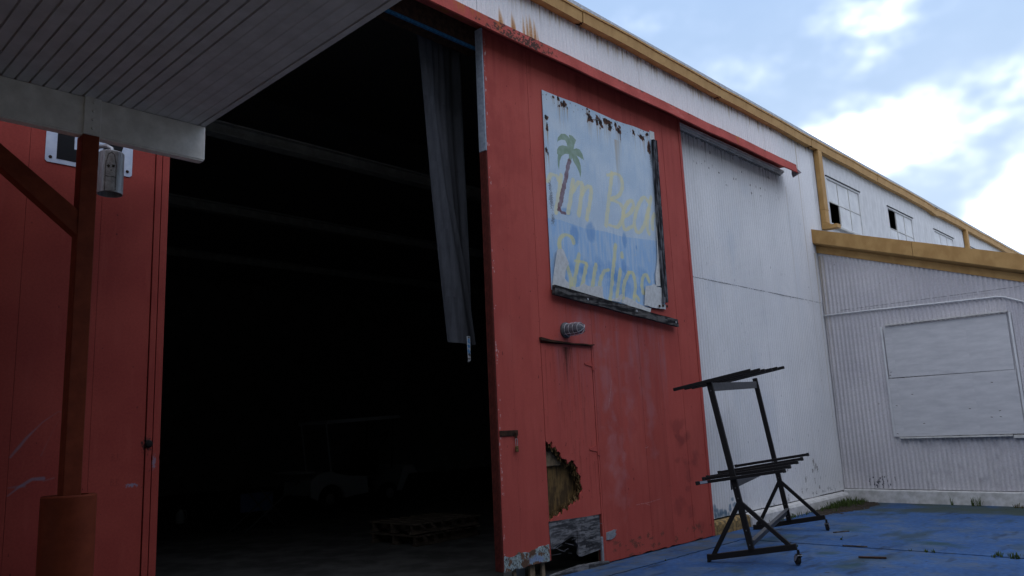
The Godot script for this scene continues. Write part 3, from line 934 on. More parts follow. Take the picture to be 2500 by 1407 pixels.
	while fx < 12.55:
		var l := rng.randf_range(.015, .05)
		var hgt := rng.randf_range(.01, .045)
		if rng.randf() < .85:
			box(st, Transform3D(Basis(Vector3(rng.randf(), rng.randf(), 1).normalized(), rng.randf_range(-.5, .5)), Vector3(fx, 5.512 - hgt * .3, .028)), Vector3(l, hgt * .6, .025), .003)
		fx += l * rng.randf_range(.7, 1.5)
	put(st, "filler", M.fringe, wh).set_meta("kind", "stuff")
	# gutter, in lengths, with gaps at the joints
	var gx := [-3.0, .45, 3.8, 7.15, 10.5, 13.85, 17.2, 21.3, 24.6, 28.0, 31.2]
	for i in gx.size() - 1:
		st = mb()
		var dz := rng.randf_range(-.004, .006)
		var prof := [Vector2(.012, 6.325), Vector2(.112, 6.318), Vector2(.12, 6.452), Vector2(.134, 6.458), Vector2(.134, 6.484), Vector2(.012, 6.49)]
		var n := 10
		for k in prof.size():
			var a: Vector2 = prof[k]
			var b: Vector2 = prof[(k + 1) % prof.size()]
			for j in n:
				var xa := lerpf(gx[i] + .006, gx[i + 1] - .006, float(j) / n)
				var xb := lerpf(gx[i] + .006, gx[i + 1] - .006, float(j + 1) / n)
				var ya := sag(xa)
				var yb := sag(xb)
				quad(st, Vector3(xa, a.y + ya, a.x + dz), Vector3(xa, b.y + ya, b.x + dz), Vector3(xb, b.y + yb, b.x + dz), Vector3(xb, a.y + yb, a.x + dz))
		for e in [0, n]:
			var xe := lerpf(gx[i] + .006, gx[i + 1] - .006, float(e) / n)
			var ye := sag(xe)
			var c := Vector3(xe, 6.4 + ye, .07 + dz)
			for k in prof.size():
				var a := Vector3(xe, prof[k].y + ye, prof[k].x + dz)
				var b := Vector3(xe, prof[(k + 1) % prof.size()].y + ye, prof[(k + 1) % prof.size()].x + dz)
				if e == 0:
					tri(st, c, a, b)
				else:
					tri(st, c, b, a)
		put(st, "gutter_length", M.ochre, wh)
		if i > 0:
			st = mb()
			bx(st, gx[i] - .004, gx[i] + .004, 6.326 + sag(gx[i]), 6.45 + sag(gx[i]), .014, .108)
			put(st, "gutter_joint", M.rust_dark, wh)
			if gx[i] < 15:
				st = mb()
				for k in 7:
					box(st, Transform3D(Basis(Vector3(rng.randf(), 1, rng.randf()).normalized(), rng.randf() * 3), Vector3(gx[i] + rng.randf_range(-.03, .02), 6.316 + rng.randf_range(-.01, .004), rng.randf_range(.03, .11))), Vector3(.035, .012, .02), .003)
				put(st, "gutter_flake", M.rust_dark, wh)
	# downpipes
	for q in [[14.19, 4.80, true], [24.1, 4.2, false]]:
		st = mb()
		bx(st, q[0] - .085, q[0] + .085, q[1] + .12, 6.315, .02, .115, .006)
		bx(st, q[0] - .09, q[0] + .09, 5.16, 5.185, .018, .12, .003)
		var d := put(st, "downpipe", M.ochre, wh)
		if q[2]:
			st = mb()
			prism(st, poly([[.02, 4.92], [.115, 4.92], [.20, 4.86], [.30, 4.86], [.30, 4.79], [.16, 4.79], [.02, 4.80]]), Transform3D(Basis(Vector3(0, 0, 1), Vector3.UP, Vector3(-1, 0, 0)), Vector3(14.105, 0, 0)), -.17, 0.0)
			put(st, "outlet_shoe", M.ochre, d)
	# windows: steel sashes, every pane painted over; two panes are out
	for i in 4:
		window(wh, wins[i], i)
	# roof and the walls that are out of sight
	var back := noisy(lin(.22, .22, .21), lin(.15, .15, .14), 2.0, 0.9, 0.0, 67)
	st = mb()
	prism(st, poly([[-.10, 6.50], [9.0, 8.6], [9.0, 8.68], [-.10, 6.56]]), Transform3D(Basis(Vector3(0, 0, -1), Vector3.UP, Vector3(1, 0, 0)), Vector3(-4.1, 0, 0)), 0.0, 35.3)
	put(st, "roof_slope", M.galv, wh)
	st = mb()
	prism(st, poly([[9.0, 8.6], [18.3, 6.45], [18.3, 6.52], [9.0, 8.68]]), Transform3D(Basis(Vector3(0, 0, -1), Vector3.UP, Vector3(1, 0, 0)), Vector3(-4.1, 0, 0)), 0.0, 35.3)
	put(st, "roof_slope", M.galv, wh)
	st = mb()
	bx(st, -4, 31.1, -.1, 6.5, -18.2, -18.0)
	put(st, "back_wall", back, wh)
	for ex in [-4.1, 31.0]:
		st = mb()
		prism(st, poly([[0, -.1], [18.1, -.1], [18.1, 6.48], [9.0, 8.62], [0, 6.5]]), Transform3D(Basis(Vector3(0, 0, -1), Vector3.UP, Vector3(1, 0, 0)), Vector3(ex, 0, 0)), 0.0, .1)
		put(st, "end_wall", back, wh)
	# closing board under the eaves
	st = mb()
	bx(st, -4, 31, 6.36, 6.52, -.12, -.02)
	put(st, "eaves_board", back, wh)
	# tie beams inside
	for q in [[-4.0, 5.52], [-8.0, 5.70], [-12.0, 5.75]]:
		st = mb()
		bx(st, -4, 30.9, q[1] - .09, q[1] - .07, q[0] - .09, q[0] + .09)
		bx(st, -4, 30.9, q[1] + .07, q[1] + .09, q[0] - .09, q[0] + .09)
		bx(st, -4, 30.9, q[1] - .07, q[1] + .07, q[0] - .01, q[0] + .01)
		put(st, "tie_beam", M.tie, wh)


func sag(x: float) -> float:
	return .006 * sin(x * 1.7) - .07 * exp(-pow((x - 21.35) / .28, 2.0)) * .6 + .004 * sin(x * 4.1)


func hood_colours() -> Paint:
	var p := Paint.new(-3.0, 5.4, 12.7, 5.72, 130.0)
	var ca := Paint.noise(p.w, p.h, 71, 0.02, 5)
	var cb := Paint.noise(p.w, p.h, 72, 0.25, 3)
	p.fill(lin(.43, .085, .067), lin(.35, .066, .05), ca, cb, 1.8, 0.08)
	for q in [[4.95, .12, .9], [5.15, .1, .5], [5.45, .06, .6], [10.55, .04, .8]]:
		for i in 12:
			p.streak(q[0] + rng.randfn(0, q[1] * .5), 5.64, .16, rng.randf_range(.01, .05), lin(.36, .12, .03), q[2] * .5, cb)
	for i in 150:
		var x := 5.75 + rng.randfn(0, .28)
		p.blob(x, 5.50 + absf(rng.randfn(0, .05)), rng.randf_range(.005, .03), rng.randf_range(.005, .02), lin(.06, .03, .02), 0.85, cb, 1.0, 0.3)
	for i in 50:
		p.blob(5.98 + rng.randfn(0, .04), rng.randf_range(5.49, 5.63), rng.randf_range(.005, .02), rng.randf_range(.008, .025), lin(.05, .025, .018), 0.85, cb, 1.0, 0.3)
	for i in 60:
		p.blob(rng.randf_range(4.5, 12.6), 5.62, rng.randf_range(.01, .05), rng.randf_range(.004, .015), lin(.07, .03, .02), 0.7, cb, 1.0, 0.4)
	for i in 30:
		p.blob(rng.randf_range(6.8, 9.3), rng.randf_range(5.5, 5.63), rng.randf_range(.02, .09), rng.randf_range(.004, .012), lin(.48, .16, .13), 0.5, ca, 1.0, 0.6)
	return p


func window(wh: Node3D, wx: float, which: int) -> void:
	var w := Node3D.new()
	w.name = "window"
	wh.add_child(w, true)
	var sash: Material = M.white
	var st := mb()
	bx(st, wx, wx + 1.70, 5.895, 5.93, -.03, .012, .003)
	bx(st, wx, wx + 1.70, 4.97, 5.005, -.03, .03, .003)
	bx(st, wx, wx + .03, 5.005, 5.895, -.03, .012, .003)
	bx(st, wx + 1.67, wx + 1.70, 5.005, 5.895, -.03, .012, .003)
	put(st, "frame", sash, w)
	st = mb()
	bx(st, wx - .03, wx + 1.73, 5.932, 5.944, .0, .035, .003)
	put(st, "drip_strip", M.steel_grey, w)
	st = mb()
	bx(st, wx, wx + 1.72, 4.93, 4.968, .0, .06, .004)
	put(st, "sill", M.white_dull, w)
	for k in [1, 2]:
		st = mb()
		bx(st, wx + k * .566 - .009, wx + k * .566 + .009, 5.005, 5.895, -.028, -.004, .002)
		put(st, "glazing_bar", M.white_dull, w)
	st = mb()
	bx(st, wx + .03, wx + 1.67, 5.441, 5.459, -.027, -.005, .002)
	put(st, "glazing_bar", M.white_dull, w)
	for k in 3:
		for r in 2:
			if (which == 0 and k == 0 and r == 0) or (which == 1 and k == 0 and r == 1):
				continue
			var gap := .0 if which < 2 else .0075
			var a := wx + k * .566 + (.033 if k == 0 else .011) - gap
			var b := wx + (k + 1) * .566 - (.033 if k == 2 else .011) + gap
			var y0 := 5.008 if r == 0 else 5.461
			st = mb()
			box(st, Transform3D(Basis(Vector3.RIGHT, rng.randf_range(-.006, .006)), Vector3((a + b) / 2, y0 + .2155, -.016)), Vector3(b - a - .004, .427, .004))
			put(st, "pane", sash, w)


func annex() -> void:
	var an := thing("lean_to_annex", "low white corrugated annex with sloping ochre roof trim and boarded window", "building")
	# the end wall faces -x at x = 13.77; u = z, v = y, w = towards -x
	var t := Transform3D(Basis(Vector3(0, 0, 1), Vector3.UP, Vector3(-1, 0, 0)), Vector3(13.77, 0, 0))
	var p := Paint.new(0.0, 0.0, 6.8, 5.0, 140.0)
	var ca := Paint.noise(p.w, p.h, 81, 0.006, 5)
	var cb := Paint.noise(p.w, p.h, 82, 0.2, 3)
	p.fill(lin(.56, .535, .54), lin(.48, .46, .475), ca, cb, 1.6, 0.05)
	p.veil(lin(.45, .43, .42), Paint.noise(p.w, p.h, 83, 0.006, 5, 8.0), 150, 225, 0.3)
	for i in 26:
		var z := .62 + rng.randfn(0, .09)
		p.blob(z, .25 + rng.randf() * .16, rng.randf_range(.004, .012), rng.randf_range(.01, .05), lin(.05, .05, .06), 0.9, cb, 0.8, 0.3)
	for i in 80:
		p.blob(rng.randf_range(.05, 3.2), rng.randf_range(.3, 4.2), rng.randf_range(.003, .007), rng.randf_range(.004, .014), lin(.16, .14, .13), rng.randf_range(.3, .8), cb, 0.6, 0.4)
	for i in 200:
		p.blob(rng.randf_range(.3, 3.2), 3.235, rng.randf_range(.01, .03), .003, lin(.12, .12, .12), 0.6, cb, 0.6, 0.5)
	for i in 14:
		p.streak(rng.randf_range(.0, .12), 4.25, rng.randf_range(.5, 3.0), rng.randf_range(.01, .02), lin(.42, .35, .27), 0.4, cb)
	var wm := painted(p, 0.6)
	var uvf := func(u, v): return p.uv(u, v)
	var dn := FastNoiseLite.new()
	dn.seed = 9
	dn.frequency = 3.5
	dn.fractal_octaves = 3
	var dent := func(u, v):
		if v > 1.1 or u < .95:
			return 0.0
		var k: float = smoothstep(.95, 1.25, u) * smoothstep(1.1, .9, v)
		return minf(0.0, dn.get_noise_2d(u * 1.0, v * 1.6) * .09) * k + maxf(0.0, dn.get_noise_2d(u * 1.3 + 9.0, v * 2.0)) * .03 * k
	var slope := func(u): return 4.40 - u * .3365
	var cuts := [.02, .45, 1.06, 1.84, 2.66, 3.3, 3.95, 4.6, 5.2, 5.8, 6.4]
	for i in cuts.size() - 1:
		var z0: float = cuts[i] - (.02 if i else 0.0)
		var z1: float = cuts[i + 1]
		var st := mb()
		var low: bool = i >= 2
		corrugated(st, t, z0, z1, .215 + rng.randf_range(-.008, .008), flat_top(3.24 if slope.call(z1) > 3.24 else slope.call(z1)), .001 * (i % 3), .0095, uvf, 60 if low and i < 5 else 2, dent if low else null, 8)
		put(st, "wall_sheet", wm, an)
		if slope.call(z0) > 3.3:
			st = mb()
			corrugated(st, t, z0, z1, 3.2, slope, .004 + .001 * (i % 2), .0095, uvf, 1, null, 8)
			put(st, "wall_sheet", wm, an)
	# roof
	var st := mb()
	var along := Transform3D(Basis(Vector3(0, 0, 1), Vector3.UP, Vector3(-1, 0, 0)), Vector3(13.72, 0, 0))
	prism(st, poly([[.03, 4.70], [6.7, 4.70 - 6.7 * .3365], [6.7, 4.66 - 6.7 * .3365], [.03, 4.66]]), along, -17.0, 0.0)
	put(st, "roof_slope", M.galv, an)
	# boxed trim along the slope in two lengths, and the flat band under it
	for q in [[.005, 1.62], [1.627, 6.75]]:
		st = mb()
		var a: float = q[0]
		var b: float = q[1]
		var prof := [Vector2(13.765, 4.735), Vector2(13.625, 4.735), Vector2(13.62, 4.49), Vector2(13.635, 4.475), Vector2(13.765, 4.445)]
		for k in prof.size():
			var c: Vector2 = prof[k]
			var d: Vector2 = prof[(k + 1) % prof.size()]
			quad(st, Vector3(c.x, c.y - a * .3365, a), Vector3(d.x, d.y - a * .3365, a), Vector3(d.x, d.y - b * .3365, b), Vector3(c.x, c.y - b * .3365, b))
		for e in [a, b]:
			for k in range(1, prof.size() - 1):
				tri(st, Vector3(prof[0].x, prof[0].y - e * .3365, e), Vector3(prof[k].x, prof[k].y - e * .3365, e), Vector3(prof[k + 1].x, prof[k + 1].y - e * .3365, e))
		put(st, "roof_trim", M.ochre, an)
	st = mb()
	prism(st, poly([[.012, 4.44], [6.7, 4.44 - 6.7 * .3365], [6.7, 4.315 - 6.7 * .3365], [.012, 4.315]]), Transform3D(Basis(Vector3(0, 0, 1), Vector3.UP, Vector3(-1, 0, 0)), Vector3(13.757, 0, 0)), 0.0, .012)
	put(st, "trim_band", M.ochre, an)
	# footing
	st = mb()
	bx(st, 13.70, 13.9, -.1, .205, .02, 6.7, .012)
	put(st, "footing", M.concrete, an)
	# pipe on the wall
	st = mb()
	tube(st, [Vector3(13.745, 3.177, .02), Vector3(13.745, 3.165, .8), Vector3(13.745, 3.14, 1.7), Vector3(13.745, 3.118, 2.68), Vector3(13.745, 3.10, 2.78), Vector3(13.745, 2.98, 3.05), Vector3(13.745, 2.75, 3.6)], .013, 8)
	put(st, "conduit", M.white, an)
	# boarded window
	var bw := Node3D.new()
	bw.name = "boarded_window"
	an.add_child(bw)
	for q in [[.985, 2.775, 2.003, 2.85, .006], [.965, 2.785, 1.052, 1.994, -.004]]:
		st = mb()
		box(st, Transform3D(Basis(Vector3.RIGHT, q[4] * .5), Vector3(13.735, (q[2] + q[3]) / 2, (q[0] + q[1]) / 2)), Vector3(.016, q[3] - q[2], q[1] - q[0]), .002)
		put(st, "plywood_board", M.ply, bw)
	st = mb()
	bx(st, 13.69, 13.752, 2.866, 2.885, 1.02, 2.80, .002)
	put(st, "drip_strip", M.white_dull, bw)
	st = mb()
	bx(st, 13.70, 13.752, 1.018, 1.042, 1.03, 2.62, .003)
	put(st, "sill_strip", M.white_dull, bw)
	st = mb()
	bx(st, 13.715, 13.752, .99, 1.035, 2.63, 3.0, .003)
	put(st, "sill_strip", M.white_dull, bw)
	for k in 2:
		st = mb()
		var zz := 2.80 if k else .93
		bx(st, 13.74, 13.756, 1.05, 2.86, zz, zz + .03, .002)
		put(st, "side_trim", M.white, bw)
	for q in [[1.3, 1.72], [1.02, 2.1], [2.45, 1.83], [2.1, 1.45], [2.5, 1.4], [2.38, 1.31], [1.42, 1.25], [2.5, 1.31], [1.0, 2.05], [1.0, 1.1], [1.04, 1.55]]:
		st = mb()
		box(st, Transform3D(Basis(Vector3.RIGHT, rng.randf_range(-.3, .3)), Vector3(13.728, q[1], q[0])), Vector3(.004, .008, .03), .001)
		put(st, "knot_hole", M.rust_dark, bw)
	# rest of the annex, out of sight
	st = mb()
	prism(st, poly([[.02, -.1], [6.4, -.1], [6.4, 2.2], [.02, 4.35]]), Transform3D(Basis(Vector3(0, 0, 1), Vector3.UP, Vector3(-1, 0, 0)), Vector3(13.80, 0, 0)), -16.0, -.02)
	put(st, "body", M.white, an)


func door_colours() -> Paint:
	var p := Paint.new(5.36, 0.0, 9.24, 5.62, 200.0)
	var ca := Paint.noise(p.w, p.h, 91, 0.006, 5)
	var cb := Paint.noise(p.w, p.h, 92, 0.22, 3)
	var cs := Paint.noise(p.w, p.h, 93, 0.006, 5, 9.0)
	var cc := Paint.noise(p.w, p.h, 94, 0.02, 5)
	p.fill(lin(.43, .086, .066), lin(.375, .068, .053), ca, cb, 1.5, 0.05)
	p.veil(lin(.30, .052, .042), cs, 150, 225, 0.5)
	p.veil(lin(.47, .115, .09), Paint.noise(p.w, p.h, 95, 0.01, 4, 6.0), 165, 230, 0.4)
	# every board has faded in its own way
	var bxs := [5.392, 5.632, 6.06, 6.50, 6.935, 7.375, 7.83, 8.28, 8.73, 9.15]
	for i in 9:
		var k := rng.randf_range(.72, 1.12)
		p.area([[bxs[i], 0.0], [bxs[i + 1], 0.0], [bxs[i + 1], 5.62], [bxs[i], 5.62]], lin(.40 * k, .076 * k, .06 * k), 0.35, cs, 0.5)
	for i in 40:
		p.streak(rng.randf_range(5.4, 9.2), 5.55, rng.randf_range(.2, 1.6), rng.randf_range(.02, .10), lin(.24, .04, .034), rng.randf_range(.1, .3), cs)
	# chalky runs washed down from the sign
	for i in 240:
		var x := rng.randf_range(6.3, 8.4)
		var y := rng.randf_range(2.2, 2.85)
		p.streak(x, y, rng.randf_range(.3, 1.5), rng.randf_range(.01, .09), lin(.33, .15, .17), rng.randf_range(.03, .15), cs)
	for q in [[7.15, 1.9, .16, .6], [7.55, 1.7, .1, .5], [7.95, 1.75, .13, .7], [7.2, 1.2, .2, .4], [7.3, .8, .2, .3], [6.75, 2.55, .15, .2]]:
		p.blob(q[0], q[1], q[2], q[3], lin(.36, .18, .20), 0.35, cc, 0.9, 0.9)
	for q in [[7.66, 1.95, .12, .18], [8.15, 1.9, .06, .2], [7.3, 1.95, .05, .07], [7.6, 1.45, .1, .15], [8.0, 2.45, .06, .1]]:
		p.blob(q[0], q[1], q[2], q[3], lin(.33, .055, .045), 0.5, cc, 0.6, 0.5)
	# white scratches
	for s in [[[7.15, 1.65], [7.2, 1.80], [7.24, 1.95]], [[7.55, .55], [7.8, .55], [8.05, .57]], [[7.75, .54], [7.82, .52]], [[7.82, 1.14], [7.83, 1.2]], [[7.82, 1.17], [7.88, 1.18]]]:
		p.stroke(s, .012, lin(.52, .42, .42), 0.55, cb, 0.8)
	# dirt and scars
	for i in 120:
		p.blob(rng.randf_range(5.4, 9.2), rng.randf_range(.1, 5.4), rng.randf_range(.003, .008), rng.randf_range(.003, .02), lin(.08, .02, .015), rng.randf_range(.4, .9), cb, 0.7, 0.4)
	for i in 90:
		p.streak(rng.randf_range(6.1, 6.9), rng.randf_range(.9, 2.3), rng.randf_range(.1, .6), rng.randf_range(.003, .008), lin(.10, .02, .015), rng.randf_range(.2, .6), cb)
	for i in 26:
		p.streak(6.48 + rng.randfn(0, .05), 2.29, rng.randf_range(.1, .5), rng.randf_range(.004, .012), lin(.06, .015, .01), 0.6, cb)
	for i in 14:
		p.blob(8.6 + rng.randfn(0, .2), .95 + rng.randfn(0, .35), rng.randf_range(.05, .16), rng.randf_range(.04, .12), lin(.20, .04, .035), 0.4, cc, 1.0, 0.7)
	# nail heads along the boards, some weeping rust
	for bxx in [5.41, 5.61, 5.65, 6.04, 6.08, 6.48, 6.52, 6.91, 6.96, 7.35, 7.40, 7.81, 7.85, 8.26, 8.30, 8.71, 8.75, 9.13]:
		var ny := .25
		while ny < 5.5:
			var yy: float = ny + rng.randf_range(-.03, .03)
			p.blob(bxx, yy, .006, .006, lin(.12, .03, .025), 0.75, cb, 0.3, 0.4)
			if rng.randf() < .22:
				p.streak(bxx, yy, rng.randf_range(.04, .22), .007, lin(.14, .03, .02), rng.randf_range(.2, .5), cb)
			ny += .46
	# sun-faded and damp areas with ragged outlines
	for i in 46:
		var fade := rng.randf() < .5
		p.blob(rng.randf_range(5.4, 9.2), rng.randf_range(.2, 5.4), rng.randf_range(.05, .35), rng.randf_range(.1, .7), lin(.47, .115, .09) if fade else lin(.28, .046, .038), rng.randf_range(.12, .36), cc if i % 2 else ca, 0.9, 0.8)
	# worn edge on the left, white chips
	for i in 70:
		p.blob(5.40 + absf(rng.randfn(0, .015)), rng.randf_range(.2, 5.5), .004 + rng.randf() * .006, .004 + rng.randf() * .02, lin(.55, .5, .5), 0.6, cb, 0.9, 0.4)
	for i in 40:
		p.blob(rng.randf_range(6.95, 9.2), rng.randf_range(.02, .2), rng.randf_range(.01, .06), rng.randf_range(.008, .03), lin(.12, .05, .035), 0.6, cb, 1.0, 0.4)
	return p


func sliding_door() -> void:
	var d := thing("sliding_door", "tall red sliding door leaf carrying the blue sign and a rotten wicket door", "door")
	var p := door_colours()
	var m := painted(p, 0.55)
	var uvo := Vector2(5.36, 5.62)
	var uvs := Vector2(p.k / p.w, -p.k / p.h)
	var xs := [5.392, 5.632, 6.06, 6.50, 6.935, 7.375, 7.83, 8.28, 8.73, 9.15]
	for i in xs.size() - 1:
		var a: float = xs[i] + .0015
		var b: float = xs[i + 1] - .0015
		var y0 := .012
		if i < 2:
			y0 = .16
		if i == 2 or i == 3:
			y0 = 2.335
		var n := 5
		# boards bow a little: strips in y
		var st := mb()
		var o := rng.randf_range(0.0, .0025)
		var pts := PackedVector2Array([Vector2(a, y0), Vector2(b, y0)])
		if i > 4 and y0 < .1:
			pts = PackedVector2Array([Vector2(a, y0)])
			for k in n:
				pts.append(Vector2(lerpf(a, b, (k + .5) / n), y0 + rng.randf_range(-.01, .012)))
			pts.append(Vector2(b, y0))
		pts.append(Vector2(b, 5.6))
		pts.append(Vector2(a, 5.6))
		prism(st, pts, Transform3D.IDENTITY, .05 + o, .118 + o, uvo, uvs)
		put(st, "door_board", m, d)
	# narrow board beside the wicket, and the strip on the right edge
	var st := mb()
	prism(st, poly([[6.91, .015], [6.932, .015], [6.932, 2.33], [6.91, 2.33]]), Transform3D.IDENTITY, .05, .119, uvo, uvs)
	put(st, "door_board", m, d)
	st = mb()
	bx(st, 9.152, 9.208, .01, 5.6, .03, .13, .004)
	put(st, "edge_strip", M.red, d)
	# left edge of the leaf: bare above, red below with its shade mixed into the colour
	st = mb()
	bx(st, 5.372, 5.39, 4.25, 5.6, .022, .122, .003)
	put(st, "edge_strip", M.grey_blue, d).set_meta("label", "bare grey-blue upper edge strip")
	st = mb()
	bx(st, 5.374, 5.39, .15, 4.248, .022, .122, .003)
	put(st, "edge_strip", M.shaded_edge_red, d)
	st = mb()
	bx(st, 5.392, 6.045, .16, 5.56, .024, .0485)
	put(st, "back_frame", M.framing, d)
	st = mb()
	bx(st, 6.05, 6.915, 2.36, 5.56, .024, .0485)
	put(st, "back_frame", M.framing, d)
	st = mb()
	bx(st, 6.92, 9.15, .02, 5.56, .024, .0485)
	put(st, "back_frame", M.framing, d)
	# board with old pale paint at the lower left
	var kp := Paint.new(5.39, .12, 6.05, .36, 500.0)
	var ka := Paint.noise(kp.w, kp.h, 101, 0.02, 5)
	var kb := Paint.noise(kp.w, kp.h, 102, 0.05, 4, 3.0)
	kp.fill(lin(.36, .42, .40), lin(.24, .30, .32), ka, kb, 1.6, 0.15)
	kp.veil(lin(.03, .025, .02), kb, 150, 170, 0.95)
	kp.veil(lin(.14, .06, .03), ka, 160, 185, 0.8)
	for q in [[5.68, .19, .05, .06], [5.78, .28, .05, .05]]:
		kp.blob(q[0], q[1], q[2], q[3], lin(.10, .05, .03), 0.9, ka, 0.9, 0.2)
	for q in [[5.85, .2, .1, .04]]:
		kp.blob(q[0], q[1], q[2], q[3], lin(.20, .26, .40), 0.8, ka, 0.9, 0.4)
	var edge := PackedVector2Array()
	for k in 14:
		edge.append(Vector2(lerpf(5.395, 6.035, k / 13.0), lerpf(.155, .165, k / 13.0) + rng.randf_range(-.012, .012)))
	for k in 14:
		edge.append(Vector2(lerpf(6.035, 5.395, k / 13.0), lerpf(.305, .285, k / 13.0) + rng.randf_range(-.02, .016)))
	st = mb()
	prism(st, edge, Transform3D.IDENTITY, .118, .1235, Vector2(5.39, .36), Vector2(kp.k / kp.w, -kp.k / kp.h))
	put(st, "kick_board", painted(kp, 0.8), d).set_meta("label", "peeling pale blue-green kick board")
	for q in [[5.55, .045], [5.78, .075], [5.95, .05]]:
		st = mb()
		prism(st, poly([[q[0], -.02], [q[0] + q[1], -.02], [q[0] + q[1] - .005, .15], [q[0] + .004, .155]]), Transform3D.IDENTITY, .06, .085)
		put(st, "rotten_slat", M.framing, d)
	# drip cap over the wicket
	st = mb()
	var cap := []
	for k in 13:
		var f := k / 12.0
		cap.append(Vector2(lerpf(6.045, 6.93, f), 2.335 + .035 * pow(1.0 - f, 3.0) + rng.randf_range(-.003, .003)))
	for k in range(12, -1, -1):
		cap.append(cap[k] - Vector2(0, .012 + .018 * pow(1.0 - k / 12.0, 2.0)))
	prism(st, PackedVector2Array(cap), Transform3D.IDENTITY, .118, .15)
	put(st, "drip_cap", M.rust_dark, d)
	wicket(d, m, uvo, uvs)
	# hasp
	st = mb()
	bx(st, 5.40, 5.655, 1.385, 1.44, .1205, .13, .003)
	bx(st, 5.60, 5.62, 1.36, 1.42, .13, .15, .003)
	for k in 4:
		box(st, Transform3D(Basis(), Vector3(5.42 + k * .03, 1.40 + .025 * (k % 2), .131)), Vector3(.012, .012, .006), .003)
	put(st, "hasp", M.rust_dark, d)
	# padlock hangs from it
	var pl := thing("padlock", "small brass-brown padlock hanging from the hasp of the red door", "padlock", Vector3(5.61, 1.36, .145))
	st = mb()
	var loop := []
	for k in 9:
		var an := PI * k / 8.0
		loop.append(Vector3(cos(an) * .012, -.02 + sin(an) * .02, 0))
	loop.push_front(Vector3(.012, -.075, 0))
	loop.append(Vector3(-.012, -.075, 0))
	tube(st, loop, .003, 6)
	put(st, "shackle", M.galv, pl)
	st = mb()
	box(st, Transform3D(Basis(Vector3.BACK, .08), Vector3(0, -.1, 0)), Vector3(.04, .058, .02), .006)
	put(st, "body", M.splinter, pl)


